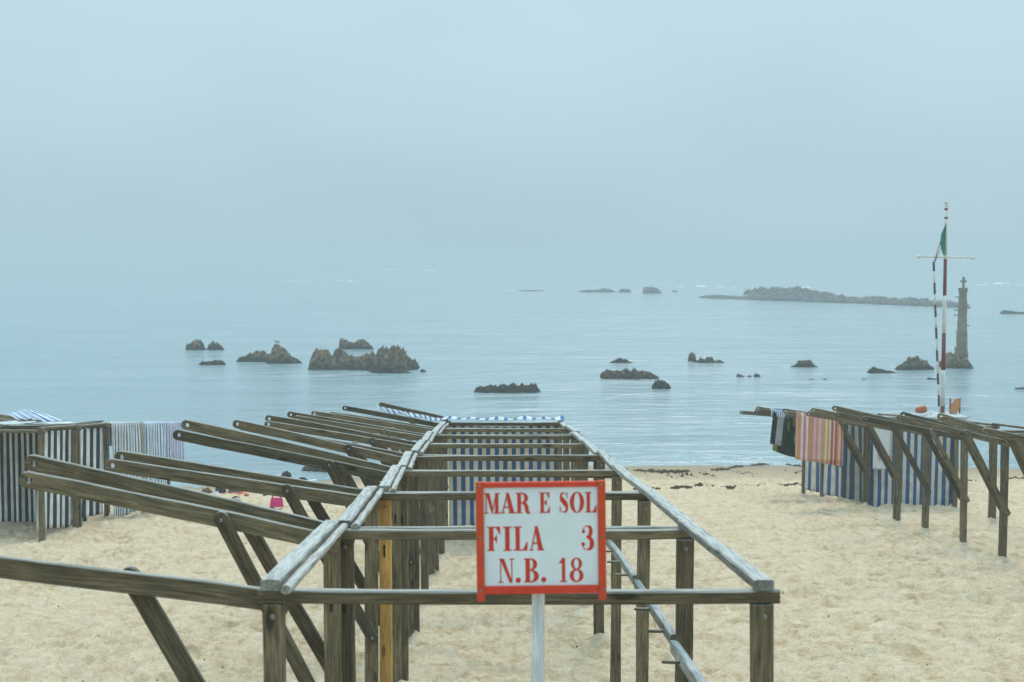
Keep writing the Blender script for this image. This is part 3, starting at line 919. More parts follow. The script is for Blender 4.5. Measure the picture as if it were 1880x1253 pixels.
# ================================================================== BEACH TENT FRAMES
def bolt(p, normal, parent, r=.011):
    M = Vector(normal).to_track_quat('Z', 'Y').to_matrix().to_4x4(); M.translation = Vector(p)
    o = link('bolt', BOLT_ME, M_BOLT, parent, M)
    return o
BOLT_ME = lathe_mesh([(.012, 0), (.012, .004), (.009, .008), (.003, .010)], 8)
SLOT_ME = box_mesh(.014, .004, .09, 0)
M_SLOT = plain('mortise_dark', (.02, .016, .01), .9, .2, 10)
CORD_ME = {}

def tent(spec):
    """one folding bathing-tent frame: four posts, cross bars, side rails, two awning arms with struts.
    spec: y0, y1 (near and far end), xl(y), xr(y), top(y) height of rail tops"""
    g = spec.get
    y0, y1 = g('y0'), g('y1')
    jx = lambda: random.gauss(0, .012)
    XL, XR, TOP = spec['xl'], spec['xr'], spec['top']
    t = thing('tent_frame', ((XL(y0) + XR(y0)) / 2, (y0 + y1) / 2, sz((XL(y0) + XR(y0)) / 2, (y0 + y1) / 2)), spec['label'], 'tent frame', spec['group'])
    wood = spec.get('wood', M_WOOD)
    ps = .090
    ends = []
    for e, y in enumerate((y0, y1)):
        dl, dr = jx(), jx()
        tl, tr = TOP(y) + random.gauss(0, .008), TOP(y) + random.gauss(0, .008)
        xl, xr = XL(y) + dl, XR(y) + dr
        if e == 0: xl += spec.get('shift', 0)
        ends.append((xl, xr, tl, tr, y))
        for side, x, tz in (('l', xl, tl), ('r', xr, tr)):
            lean = random.gauss(0, .010)
            zb = sz(x, y) - .22
            m = wood
            if (side, e) in spec.get('new_posts', ()): m = M_NEW
            wx = ps * random.uniform(.92, 1.05)
            po = beam('post', (x + lean, y + random.gauss(0, .008), zb), (x, y, tz - .108), wx, ps * random.uniform(.85, 1.0), m, t, up=(1, 0, 0), ns=7, cham=.007)
            if side == 'l':
                if random.random() < .6 or m is M_NEW:
                    link('mortise', SLOT_ME, M_SLOT, t, Matrix.Translation((x - .004, y - ps / 2 - .001, tz - .46 - random.uniform(0, .05))))
            bolt((x + .004, y - ps / 2 - .001, tz - .155), (0, -1, 0), t)
        # cross bar, lying on the post tops and poking past both sides
        ov0, ov1 = random.uniform(.055, .09), random.uniform(.06, .1)
        off = -.012 if e == 0 else .012
        beam('cross_bar', (xl - ov0, y + off, tl - .076), (xr + ov1, y + off, tr - .076), .055, .050, wood, t, ns=8, cham=.006)
    (xl0, xr0, tl0, tr0, _), (xl1, xr1, tl1, tr1, _) = ends
    o0, o1 = -.055, .055
    # left rail: a plank and a pole side by side
    if not spec.get('no_plank'):
        a = Vector((xl0 - .006, y0 + o0, tl0 - .022)); b_ = Vector((xl1 - .006 + jx() * .6, y1 + o1 - .02, tl1 - .022))
        beam('rail_plank', a, b_, .044, .084, M_RAIL, t, ns=12, wob=.0028, cham=.008)
        q = Vector((.074, 0, -.010))
        beam('rail_pole', a + q + Vector((0, -.045, .002)), b_ + q + Vector((jx() * .5, -.02, 0)), (.040), .044, M_RAIL, t, ns=12, wob=.003, round_pole=True)
    else:
        beam('rail_pole', (xl0, y0 + o0, tl0 - .022), (xl1, y1 + o1 - .02, tl1 - .022), .044, .06, wood, t, ns=10, wob=.004)
    beam('rail_plank', (xr0, y0 + o0, tr0 - .022), (xr1 + jx() * .5, y1 + o1 - .02, tr1 - .022), .044, .078, M_RAIL if not spec.get('dark_right') else wood, t, ns=12, wob=.003, cham=.006)
    # peg rail half-way up the right side
    if spec.get('pegs'):
        pz = .72
        n0, n1 = Vector((xr0 - .056, y0 + .02, tr0 - pz)), Vector((xr1 - .056, y1 - .02, tr1 - pz))
        pr = beam('peg_rail', n0, n1, .070, .048, M_RAIL, t, ns=8, wob=.003)
        k = 3
        for i in range(k):
            c = n0.lerp(n1, (i + .35 + random.uniform(0, .2)) / k)
            link('peg', tube_mesh([c + Vector((.005, 0, 0)), c + Vector((-.05, 0, -.004)), c + Vector((-.125, 0, -.002))], [.011, .0105, .0095], 8), wood, pr)
    # arms and struts to the left
    for e, y in enumerate((y0, y1)):
        arm = spec['arms'][e]
        if arm is None: continue
        xl, _, tl, _, _ = ends[e]
        sgn = 1 if e == 0 else -1              # inside face of the frame
        ya = y + sgn * (ps / 2 + .022)
        end = Vector((xl + .05, ya, tl - .122)); tip = at(arm[0], arm[1] + 9 * 8 / y, ya); tip.y += random.gauss(0, .012)
        if xl - tip.x > 2.3 or xl - tip.x < 1.4: tip = Vector((xl - 1.8, ya, tl + .16))
        h = .091 * random.uniform(.92, 1.05)
        am = M_DARKW if random.random() < .18 else wood
        board('awning_arm', tip, end, h, .034, am, t, hole0=.019, round1=False)
        f = .62 * random.uniform(.95, 1.08)
        d = (end - tip).normalized()
        hp = end - d * (f + .05)
        ys = ya + (-sgn if e == 1 else sgn) * 0 + (-.036 if True else 0)
        if e == 1: ys = ya - .036
        else: ys = ya + .036
        drop = 1.02 * random.uniform(.95, 1.06)
        s0 = Vector((hp.x - .03, ys, hp.z + .055)); s1 = Vector((xl + .035, ys, tl - .15 - drop))
        board('strut', s0, s1, .084 * random.uniform(.94, 1.06), .034, M_DARKW if random.random() < .25 else wood, t, flat=.62)
        dd = (s1 - s0).normalized()
        bolt(s0 + dd * .05 + Vector((0, -.018, 0)), (0, -1, 0), t); bolt(s1 - dd * .05 + Vector((0, -.018, 0)), (0, -1, 0), t)
    return t

def straight(a, b):
    return lambda y: a + b * y

ORD = ['nearest', 'second', 'third', 'fourth', 'fifth', 'sixth', 'seventh', 'eighth', 'ninth']
# ---- middle row
XLc, XRc = straight(-.921, -.00996), straight(1.080, -.00996)
TOPc = lambda y: CAM_H - .847 - .0831 * y
mid = [5.78, 8.05, 10.40, 12.75, 15.05, 17.45, 19.85, 22.25, 24.6]
TIPS_MID = [((-360, 985), (38, 868)), ((48, 838), (193, 846)), ((210, 831), (318, 791)), ((333, 773), (427, 772)), ((437, 777), (486, 774)),
            ((487, 763), (540, 764)), ((527, 757), (571, 756)), ((604, 757), (629, 745))]
mid_labels = [
    'weathered tent frame nearest the viewer, directly behind the red and white sign',
    'second bare tent frame behind the sign in the middle row',
    'third tent frame of middle row, with one bright yellow post',
    'fourth bare tent frame behind the sign in the middle row',
    'fifth bare tent frame behind the sign in the middle row',
    'sixth bare tent frame behind the sign in the middle row',
    'seventh tent frame of middle row, in front of the striped one',
    'last tent frame of middle row, hung with blue striped cloth']
for i in range(8):
    tent(dict(y0=mid[i] + (.0 if i == 0 else .055), y1=mid[i + 1] - .055, xl=XLc, xr=XRc, top=TOPc, arms=TIPS_MID[i], pegs=i < 5, shift=(0, .05, .10, .05, .03, .02, .02, 0)[i],
              new_posts={('l', 0)} if i == 2 else (), label=mid_labels[i], group='tent frames of the middle row'))
# ---- right row
XLr, XRr = straight(7.5, 0), straight(9.38, 0)
TOPr = lambda y: CAM_H - .99 - .0831 * y - .006 * max(0, y - 21)
rt = [17.5, 19.5, 21.5, 23.5, 25.55, 27.5, 29.9, 32.0, 34.1, 36.2]
TIPS_R = [((1803, 787), (1727, 765)), ((1721, 759), (1646, 762)), ((1653, 757), (1584, 765)), ((1528, 746), (1532, 757)), ((1489, 750), (1480, 757)),
          ((1484, 753), (1441, 756)), ((1437, 751), (1396, 753)), ((1388, 747), (1384, 754)), ((1386, 752), (1358, 755))]
r_labels = ['tent frame of the right row whose arms alone enter at the right edge', 'second tent frame of the right row, its posts beyond the right edge',
            'tent frame of the right row with the nearest post that stands in view', 'bare tent frame of the right row, fourth from the right edge',
            'bare tent frame of the right row standing just before the striped cloth wall', 'tent frame of the right row against the wide striped cloth wall',
            'tent frame of the right row whose arm carries the orange striped towel', 'tent frame of the right row whose arm carries the dark leafy towel',
            'last tent frame of the right row, nearest the sea']
for i in range(9):
    tent(dict(y0=rt[i] + .055, y1=rt[i + 1] - .055, xl=XLr, xr=XRr, top=TOPr, arms=TIPS_R[i], no_plank=True, dark_right=True, label=r_labels[i], group='tent frames of the right row'))
# ---- left row
XLl, XRl = straight(-9.95, 0), straight(-8.0, 0)
TOPl = lambda y: CAM_H - float(np.interp(y, [20, 24, 28, 34.5], [.94, .947, 1.03, 1.23])) - .0831 * y
lt = [24.0, 25.9, 27.9, 30.2, 32.4]
l_labels = ['tent frame of the left row closed by navy striped cloth, nearest the viewer', 'second tent frame of the left row, its corner post beside the fine-striped towel',
            'third tent frame of the left row, mostly behind the towels', 'last tent frame of the left row, hidden behind the lilac towel']
for i in range(4):
    tent(dict(y0=lt[i] + .055, y1=lt[i + 1] - .055, xl=XLl, xr=XRl, top=TOPl, arms=((150 - 60 * (5 - i), 752 + i), (165 - 60 * (5 - i), 755 + i)), no_plank=True, dark_right=True, label=l_labels[i], group='tent frames of the left row'))

# ================================================================== CLOTHS
def cloth(name, A, B, C, D, mat, label=None, cat='cloth', folds=6, amp=.03, seed=1, nu=60, nv=24, group=None, hem=.02, sag=0.0, bulge=0.0, thick=True, parent=None, curl=0.0):
    """hanging cloth: A, B top corners; C, D bottom corners (below B and A); folds run downwards"""
    A, B, C, D = [np.array(p, dtype=float) for p in (A, B, C, D)]
    u, v = np.meshgrid(np.linspace(0, 1, nu), np.linspace(0, 1, nv), indexing='xy')
    P = (A * (1 - u)[..., None] + B * u[..., None]) * (1 - v)[..., None] + (D * (1 - u)[..., None] + C * u[..., None]) * v[..., None]
    nrm = np.cross(B - A, D - A); nrm /= np.linalg.norm(nrm)
    wave = np.sin(u * folds * 2 * math.pi + 1.7 * vnoise(u * 3, v * 1.2, s=seed)) * (.35 + .65 * v) + .8 * fbm(u * 5, v * 2.2, s=seed + 1, o=3)
    P = P + nrm * (amp * wave + bulge * np.sin(math.pi * u) * np.sin(math.pi * np.clip(v * 1.1, 0, 1)))[..., None]
    P[..., 2] += hem * v ** 3 * fbm(u * 7, u * 0, s=seed + 2, o=2) - sag * np.sin(math.pi * u) * (1 - v) ** 2
    along = (B - A) / np.linalg.norm(B - A)
    P = P + along * (curl * v ** 2 * fbm(u * 2 + 3, v * 2, s=seed + 5, o=2))[..., None]
    uv = np.stack([u, v], -1)
    me = grid_mesh(name, P, True, uv)
    base = (A + B) / 2
    V = np.empty(len(me.vertices) * 3, dtype=np.float32); me.vertices.foreach_get('co', V)
    V = V.reshape(-1, 3) - base.astype(np.float32); me.vertices.foreach_set('co', V.ravel()); me.update()
    o = link(name, me, mat, parent, Matrix.Translation(Vector(base)))
    if thick:
        s = o.modifiers.new('thickness', 'SOLIDIFY'); s.thickness = .005
    if label: tag(o, label, cat, group)
    return o

def draped(name, A, B, front, back, mat, label, folds=4, amp=.02, seed=1, gap=.045, cat='towel', group=None, nu=60, nv=40, skewf=0.0, curl=.0):
    """towel laid over an arm or rail from A to B, hanging 'front' metres on the near side and 'back' on the far side"""
    A, B = np.array(A, float), np.array(B, float)
    w = B - A
    side = np.array([-w[1], w[0], 0.0]); side /= np.linalg.norm(side)
    if side[1] > 0: side = -side            # towards the viewer
    if abs(w[1]) > abs(w[0]) : side = np.array([1.0, 0, 0]) if True else side
    fr = np.asarray(front, float); 
    u = np.linspace(0, 1, nu)
    tot = np.max(fr) + back
    v = np.linspace(0, 1, nv)
    U, Vv = np.meshgrid(u, v, indexing='xy')
    F = np.interp(U, np.linspace(0, 1, len(np.atleast_1d(fr))), np.atleast_1d(fr))
    s = -back + Vv * (back + F)             # distance from the top line, negative behind
    top = A + (B - A) * U[..., None]
    d = np.abs(s)
    P = top.copy()
    off = np.clip(s / .05, -1, 1) * gap * (1 + .25 * np.clip(d, 0, 1))
    wave = amp * (np.sin(U * folds * 2 * math.pi + seed + 1.5 * vnoise(U * 3, Vv, s=seed)) + .7 * fbm(U * 5, Vv * 3, s=seed + 3, o=3)) * np.clip(d / .25, 0, 1)
    P = P + side * (off + wave)[..., None]
    P[..., 2] -= np.maximum(d - .03, 0) - .012 * (1 - np.clip(d / .06, 0, 1))
    along = w / np.linalg.norm(w)
    P = P + along * (skewf * np.clip(s, 0, 9) + curl * np.clip(d, 0, 2) ** 2 * fbm(U * 2, Vv * 2, s=seed + 9, o=2))[..., None]
    me = grid_mesh(name, P, True, np.stack([U, Vv], -1))
    base = (A + B) / 2
    V = np.empty(len(me.vertices) * 3, dtype=np.float32); me.vertices.foreach_get('co', V)
    V = V.reshape(-1, 3) - base.astype(np.float32); me.vertices.foreach_set('co', V.ravel()); me.update()
    o = link(name, me, mat, None, Matrix.Translation(Vector(base)))
    sm = o.modifiers.new('thickness', 'SOLIDIFY'); sm.thickness = .006
    return tag(o, label, cat, group)

V3 = Vector
# middle row: wall at the seaward end, roof cloth, rolled awning cloth
y = mid[-1] + .03
cloth('wind_cloth', (XLc(y) + .05, y, TOPc(y) - .10), (XRc(y) - .02, y, TOPc(y) - .10), (XRc(y) - .03, y, sz(0, y) + .22), (XLc(y) + .07, y, sz(0, y) + .18), M_BLUESTRIPE,
      'blue and cream striped cloth wall closing the middle tent row', folds=7, amp=.022, seed=3, sag=.02, nu=110, nv=40)
y2 = mid[-2] + .25
cloth('roof_cloth', (XLc(y2) - .04, mid[-1] - .9, TOPc(mid[-1] - .9) + .035), (XRc(y2) + .03, mid[-1] - .9, TOPc(mid[-1] - .9) + .035), (XRc(y2) + .05, mid[-1] + .10, TOPc(mid[-1]) + .035), (XLc(y2) - .05, mid[-1] + .1, TOPc(mid[-1]) + .035),
      M_ROOFSTRIPE, 'blue and white striped cloth spread over the last roof of the middle row', folds=5, amp=.018, seed=6)
ya = mid[-1] - .16
cloth('awning_cloth', at(690, 746, 24.72), at(822, 771, 24.72), at(822, 777, 24.6), at(700, 754, 24.6),
      M_ROOFSTRIPE, 'white and blue awning cloth slung along the farthest pole of the middle row', folds=3, amp=.02, seed=8, nv=10)
o = link('awning_pole', board_mesh((at(822, 770, 24.8) - at(696, 742, 24.8)).length, .075, .04), M_DARKW, None, frame(at(696, 742, 24.8), at(822, 770, 24.8))[0])
tag(o, 'dark loose pole at the far end of middle row, above the slung cloth', 'pole')
# right row: cross wall, side walls
yc = 29.9
cloth('wind_cloth', (XLr(yc) + .03, yc + .03, TOPr(yc) - .02), (XRr(yc) - .02, yc + .03, TOPr(yc) - .02), (XRr(yc) - .04, yc + .03, sz(8, yc) - .03), (XLr(yc) + .02, yc + .02, sz(8, yc) - .02), M_BLUESTRIPE_W,
      'wide blue and cream striped cloth wall across the right tent row', folds=5, amp=.025, seed=13, nu=110, nv=40)
cloth('wind_cloth', (XLr(0) + .02, 30.1, TOPr(30.1) - .1), (XLr(0) + .02, 31.95, TOPr(32) - .1), (XLr(0) - .05, 31.95, sz(7.5, 32) + .02), (XLr(0) + .12, 30.15, sz(7.5, 30) + .02), M_DULLSTRIPE,
      'dull crumpled striped side cloth between two posts of the right row', folds=2, amp=.02, seed=15, hem=.05)
cloth('wind_cloth', (XLr(0) + .02, 32.05, TOPr(32) - .1), (XLr(0) + .02, 34.05, TOPr(34) - .1), (XLr(0) - .02, 34.05, sz(7.5, 34) + .03), (XLr(0) + .02, 32.08, sz(7.5, 32) + .03), stripe_mat('blue_side_stripes', [(0, CREAM), (.5, BLUE)], 2.7),
      'blue striped side cloth below the orange striped towel', folds=2, amp=.012, seed=17)
cloth('wind_cloth', (XLr(0) + .02, 34.15, TOPr(34) - .1), (XLr(0) + .02, 36.15, TOPr(36) - .1), (XLr(0) - .02, 36.15, sz(7.5, 36) + .05), (XLr(0) + .05, 34.18, sz(7.5, 34) + .03), stripe_mat('blue_end_stripes', [(0, CREAM), (.5, BLUE)], 2.5),
      'blue striped side cloth at seaward end of the right row', folds=2, amp=.012, seed=19)
# left row: side walls and cross wall
for k, (a, b, lab) in enumerate(((24.06, 25.85, 'navy and white striped side cloth on the nearest frame of the left row'), (25.95, 27.85, 'navy and white striped side cloth ending at the corner post beside towels'))):
    cloth('wind_cloth', (-8.06, a, TOPl(a) - .09), (-8.06, b, TOPl(b) - .09), (-8.10, b, sz(-8, b) + .06), (-8.12, a, sz(-8, a) + .16), M_NAVYSTRIPE_S if k == 0 else stripe_mat('navy_white_stripes_b', [(0, OFFW), (.47, NAVY)], 4.5, trans=.12), lab, folds=3, amp=.010, seed=23 + k, hem=.03)
cloth('wind_cloth', (-9.9, 26.9, TOPl(27) - .05), (-8.12, 26.9, TOPl(27) - .05), (-8.12, 26.9, sz(-9, 27) - .02), (-9.9, 26.9, sz(-9, 27) - .02), M_NAVYSTRIPE,
      'navy and white striped cloth wall at the left edge of the picture', folds=6, amp=.03, seed=29)
cloth('roof_cloth', (-9.95, 24.1, TOPl(24) + .02), (-8.25, 24.1, TOPl(24) + .02), (-7.98, 27.8, TOPl(28) + .03), (-9.95, 27.8, TOPl(28) + .03), stripe_mat('roof_navy', [(0, (.66, .69, .69)), (.62, (.05, .10, .16))], 11),
      'white and navy striped roof cloth on the left tent row', folds=4, amp=.025, seed=31)
cloth('awning_cloth', at(15, 760, 31.8), at(48, 752, 31.8), at(78, 771, 31.4), at(30, 771, 31.4), M_FINE2, 'fine striped cloth slung over an arm of the left row', folds=3, amp=.02, seed=35)
cloth('awning_cloth', at(49, 754, 33), at(68, 756, 33), at(126, 775, 31.6), at(84, 775, 31.6), M_BOLD, 'bold blue and white cloth twisted over an arm of the left row', folds=2, amp=.02, seed=37)

# towels
tw = 'towels hung on the left row'
PA, PB = at(196, 779, 27.95), at(334, 778, 29.4)
o = link('towel_pole', beam_mesh((PB - PA).length, .045, .045, round_pole=True), M_WOOD, None, frame(PA, PB)[0]); tag(o, 'horizontal pole carrying three striped towels beside the left row', 'pole')
o = link('towel_pole_post', beam_mesh(PB.z - .03 - sz(PB.x, PB.y) + .3, .07, .07), M_WOOD, None, frame((PB.x - .25, PB.y - .16, sz(PB.x, PB.y) - .3), (PB.x - .25, PB.y - .16, PB.z - .03), (1, 0, 0))[0]); tag(o, 'post behind the lilac towel holding up the towel pole', 'post')
def rail_l(px):
    f = (px - 196) / 138.0
    return tuple(PA.lerp(PB, f) + V3((0, 0, .03)))
draped('beach_towel', rail_l(200), rail_l(251), [1.93, 1.90, 1.80], .5, M_FINE1, 'long white towel with fine navy stripes reaching down to the sand', folds=3, amp=.016, seed=3, group=tw, curl=.03)
draped('beach_towel', rail_l(250), rail_l(260), [1.90, 1.90], .4, M_BEIGEBLUE, 'narrow beige and blue towel edge between two striped towels', folds=1, amp=.012, seed=4, group=tw)
draped('beach_towel', rail_l(259), rail_l(302), [1.92, 1.93, 1.86], .5, M_FINE2, 'white towel with bright blue stripes, middle of three on the left row', folds=2, amp=.016, seed=5, group=tw, curl=.03)
draped('beach_towel', rail_l(302), rail_l(331), [1.2, 1.25, 1.22], .4, M_FINE3, 'short lilac striped towel, rightmost on the left row', folds=2, amp=.014, seed=6, group=tw, curl=.02)
tr = 'towels hung on the right row'
def arm_r2(y, tip, px0, px1):
    """two points on the top edge of a right-row arm"""
    tp = at(tip[0], tip[1] + 9 * 8 / y, y); e = Vector((XLr(y) + .05, y, TOPr(y) - .150))
    out = []
    for px in (px0, px1):
        X = at(px, 760, y).x
        s_ = (X - tp.x) / (e.x - tp.x)
        out.append((X, y, tp.z + (e.z - tp.z) * s_ + .055))
    return out
A, B = arm_r2(29.79, (1441, 756), 1462, 1549)
draped('beach_towel', A, B, [1.02, 1.00, .95, .90], 1.02, M_SUNTOWEL, 'orange, pink and red striped towel hung over an arm', folds=2, amp=.02, seed=11, group=tr, skewf=-.02)
A, B = arm_r2(32.11, (1388, 747), 1422, 1506)
draped('beach_towel', A, B, [.98, 1.04, 1.06, 1.04], 1.0, M_FLORAL, 'black towel with green leaf print hanging behind the orange towel', folds=2, amp=.02, seed=12, group=tr, skewf=-.05)
A, B = arm_r2(31.84, (1396, 753), 1419, 1446)
draped('beach_towel', A, B, [.78, .80], .6, M_DARKTOWEL, 'dark and grey panelled towel hung left of the orange towel', folds=1, amp=.02, seed=14, group=tr, skewf=-.10)
A, B = arm_r2(31.84, (1396, 753), 1415, 1447)
A = (A[0], A[1], A[2] + .02); B = (B[0], B[1], B[2] + .02)
draped('hand_towel', A, B, [.16, .17], .15, M_BLUETOWEL, 'small blue and white striped cloth on the arm above the dark towel', folds=2, amp=.01, seed=15, group=tr)
p0, p1 = at(1537, 782, 30.2), at(1549, 780, 30.2)
cloth('blue_cloth', p0, p1, at(1550, 856, 30.2), at(1538, 856, 30.2), plain('bright_blue_cloth', (.06, .20, .50), .9, .3, 9), 'bright blue cloth showing beside the orange towel', 'cloth', folds=2, amp=.03, seed=21, nu=24)
p0, p1 = at(1604, 779, 29.7), at(1634, 784, 29.7)
tp = cloth('beach_towel', p0, p1, at(1632, 862, 29.7), at(1602, 861, 29.7), plain('white_towel', (.60, .63, .66), .9, .06, 9), 'white towel with small red lettering in front of the striped wall', 'towel', folds=2, amp=.014, seed=22, nu=30, group=tr)


def towel_word():
    Y = 29.655
    gl = {'S': [[(.9, .85), (.5, 1), (.15, .8), (.45, .55), (.85, .3), (.5, 0), (.05, .15)]], 'a': [[(.8, .6), (.4, .65), (.1, .35), (.35, 0), (.75, .2), (.8, .6), (.85, .05)]],
          'l': [[(.5, 1), (.45, .5), (.5, 0)]], 's': [[(.8, .55), (.45, .62), (.2, .45), (.75, .22), (.45, 0), (.1, .1)]]}
    me_all = []
    x = 1611.0
    V, F = [], []
    for ch, w in (('S', 6), ('a', 5), ('l', 3), ('s', 4.5), ('a', 5)):
        for pl in gl[ch]:
            m_ = tube_mesh([at(x + p[0] * w, 844 - p[1] * 11, Y) for p in pl], .010, 5)
            b = len(V)
            V += [v.co[:] for v in m_.vertices]; F += [tuple(b + q for q in f.vertices) for f in m_.polygons]
            bpy.data.meshes.remove(m_)
        x += w + .6
    link('lettering', mesh_from('lettering', V, F), M_LETTER, tp)
towel_word()

# ================================================================== THE SIGN
def build_sign():
    Y = 5.32
    cx = at(993, 985, Y).x
    zc = at(993, 985, Y).z
    k = Y / FPX / math.cos(PITCH)
    base = Vector((at(987, 1000, Y).x, Y + .03, sz(0, Y)))
    t = thing('sign_board', base, 'white sign with red border and red lettering on a pale post', 'sign')
    S = Matrix.Translation((cx, Y, zc)) @ Matrix.Rotation(R(-.7), 4, 'Y') @ Matrix.Rotation(R(-1.5), 4, 'X')
    def pt(px, py): return ((px - 993) * k, -(py - 985) * k)
    def bar(name, x0, y0, x1, y1, dep, yoff, mat):
        a, b = pt(x0, y0), pt(x1, y1)
        me = box_mesh(abs(b[0] - a[0]), dep, abs(b[1] - a[1]), .003)
        return link(name, me, mat, t, S @ Matrix.Translation(((a[0] + b[0]) / 2, yoff, (a[1] + b[1]) / 2)))
    bar('panel', 884, 890, 1103, 1082, .008, 0, M_PANEL)
    bar('border_side', 873.5, 882, 888, 1104, .024, -.004, M_ORANGE)
    bar('border_side', 1098.5, 882, 1113, 1104, .024, -.004, M_ORANGE)
    bar('border_rail', 888.3, 883, 1098.2, 893, .020, -.004, M_RED)
    bar('border_rail', 888.3, 1076, 1098.2, 1091, .020, -.004, M_RED)
    for px_, py_ in ((880.5, 890), (880.5, 985), (880.5, 1083), (1106, 890), (1106, 985), (1106, 1083)):
        a_ = pt(px_, py_)
        link('screw', BOLT_ME, M_BOLT, t, S @ Matrix.Translation((a_[0], -.0165, a_[1])) @ Matrix.Rotation(R(90), 4, 'X') @ Matrix.Scale(.4, 4))
    # pale post
    beam('sign_post', base + Vector((.0, 0, -.3)), Vector((at(989, 990, Y).x, Y + .030, zc + .14)), .050, .034, M_POLEW, t, up=(1, 0, 0), ns=8)
    # lettering
    def rect(x0, y0, x1, y1): return [(x0, y0), (x1, y0), (x1, y1), (x0, y1)]
    def stroke(pts, ws):
        L, Rr = [], []
        P = [Vector(p) for p in pts]
        # smooth resample
        n = 36
        tt = np.linspace(0, 1, len(P)); ts = np.linspace(0, 1, n)
        def cr(vals):
            vals = np.array(vals, float); out = []
            for q in ts:
                f = q * (len(vals) - 1); i = min(int(f), len(vals) - 2); u = f - i
                p0, p1, p2, p3 = vals[max(i - 1, 0)], vals[i], vals[i + 1], vals[min(i + 2, len(vals) - 1)]
                out.append(.5 * (2 * p1 + (p2 - p0) * u + (2 * p0 - 5 * p1 + 4 * p2 - p3) * u * u + (3 * p1 - p0 - 3 * p2 + p3) * u ** 3))
            return out
        xs, ys, w = cr([p[0] for p in pts]), cr([p[1] for p in pts]), cr(ws)
        for i in range(n):
            dx = xs[min(i + 1, n - 1)] - xs[max(i - 1, 0)]; dy = ys[min(i + 1, n - 1)] - ys[max(i - 1, 0)]
            q = math.hypot(dx, dy) or 1
            nx, ny = -dy / q, dx / q
            L.append((xs[i] + nx * w[i] / 2, ys[i] + ny * w[i] / 2)); Rr.append((xs[i] - nx * w[i] / 2, ys[i] - ny * w[i] / 2))
        return ('strip', L, Rr)
    def ring(cx_, cy, rx, ry, ix, iy, a0=0, a1=360, icx=None):
        A = np.linspace(R(a0), R(a1), 37)
        icx = cx_ if icx is None else icx
        return ('strip', [(cx_ + rx * math.cos(a), cy + ry * math.sin(a)) for a in A], [(icx + ix * math.cos(a), cy + iy * math.sin(a)) for a in A])
    se = .055
    G = {
        'M': [rect(0, 0, .27, se), rect(.095, 0, .165, 1), rect(0, 1 - se, .27, 1), [(.11, 1), (.345, 1), (.565, .22), (.475, 0)], [(.475, 0), (.53, 0), (.80, 1), (.73, 1)], rect(.69, 0, .90, 1), rect(.60, 0, 1, se), rect(.72, 1 - se, 1, 1)],
        'A': [rect(0, 0, .30, se), rect(.52, 0, 1, se), [(.09, 0), (.18, 0), (.52, 1), (.43, 1)], [(.36, 1), (.58, 1), (.93, 0), (.61, 0)], rect(.20, .27, .74, .335)],
        'R': [rect(0, 0, .45, se), rect(0, 1 - se, .45, 1), rect(.10, 0, .36, 1), ring(.42, .74, .43, .26, .16, .205, -90, 90), rect(.3, .48, .43, .535), rect(.3, 1 - se, .43, 1), stroke([(.46, .50), (.66, .42), (.74, .25), (.80, .07), (.98, .03)], [.06, .2, .27, .2, .06])],
        'E': [rect(0, 0, .95, se), rect(0, 1 - se, .93, 1), rect(.12, 0, .43, 1), [(.93, 1), (.93, .70), (.88, .70), (.66, .95)], rect(.4, .475, .66, .53), [(.70, .66), (.70, .34), (.65, .34), (.52, .475), (.52, .53), (.65, .66)], [(.95, 0), (.98, .32), (.92, .32), (.68, .05)]],
        'F': [rect(0, 0, .56, se), rect(0, 1 - se, .96, 1), rect(.12, 0, .46, 1), [(.96, 1), (.96, .68), (.91, .68), (.66, .95)], rect(.4, .475, .66, .53), [(.72, .67), (.72, .33), (.67, .33), (.54, .475), (.54, .53), (.67, .67)]],
        'L': [rect(0, 0, .97, se), rect(0, 1 - se, .58, 1), rect(.14, 0, .44, 1), [(.97, 0), (1, .36), (.94, .36), (.66, .05)]],
        'I': [rect(0, 0, 1, se), rect(0, 1 - se, 1, 1), rect(.24, 0, .76, 1)],
        'S': [stroke([(.80, .76), (.70, .92), (.48, .97), (.24, .87), (.26, .68), (.52, .52), (.76, .34), (.74, .12), (.48, .03), (.26, .10), (.14, .26)], [.05, .05, .06, .20, .29, .32, .30, .20, .06, .05, .05]), rect(.80, .68, .87, 1), rect(.07, 0, .14, .34)],
        'O': [ring(.5, .5, .5, .515, .20, .465)],
        'N': [rect(0, 0, .28, se), rect(.10, 0, .17, 1), rect(.70, 1 - se, 1, 1), rect(.81, 0, .88, 1), [(0, 1), (.36, 1), (.88, 0), (.70, 0), (.17, .88)]],
        'B': [rect(0, 0, .45, se), rect(0, 1 - se, .45, 1), rect(.10, 0, .38, 1), ring(.44, .755, .40, .245, .14, .19, -90, 90), ring(.44, .265, .50, .265, .20, .21, -90, 90), rect(.35, 1 - se, .45, 1), rect(.35, 0, .45, se), rect(.35, .48, .46, .535)],
        '1': [rect(.08, 0, .92, se), rect(.34, 0, .72, 1), [(.02, .80), (.34, .88), (.34, .80), (.06, .76)], [(.02, .80), (.34, .80), (.5, .98), (.40, 1)]],
        '8': [ring(.5, .755, .40, .255, .17, .205), ring(.5, .265, .50, .275, .20, .22)],
        '3': [stroke([(.22, .76), (.24, .92), (.46, .98), (.68, .90), (.72, .74), (.62, .58), (.40, .53)], [.10, .05, .05, .20, .30, .18, .05]), stroke([(.40, .53), (.68, .46), (.80, .27), (.70, .09), (.46, .01), (.20, .08), (.16, .26)], [.05, .20, .34, .20, .05, .05, .10]), ring(.2, .76, .12, .075, .001, .001), ring(.17, .24, .13, .085, .001, .001)],
        '.': [ring(.5, .5, .5, .5, .001, .001)],
    }
    z = .3191
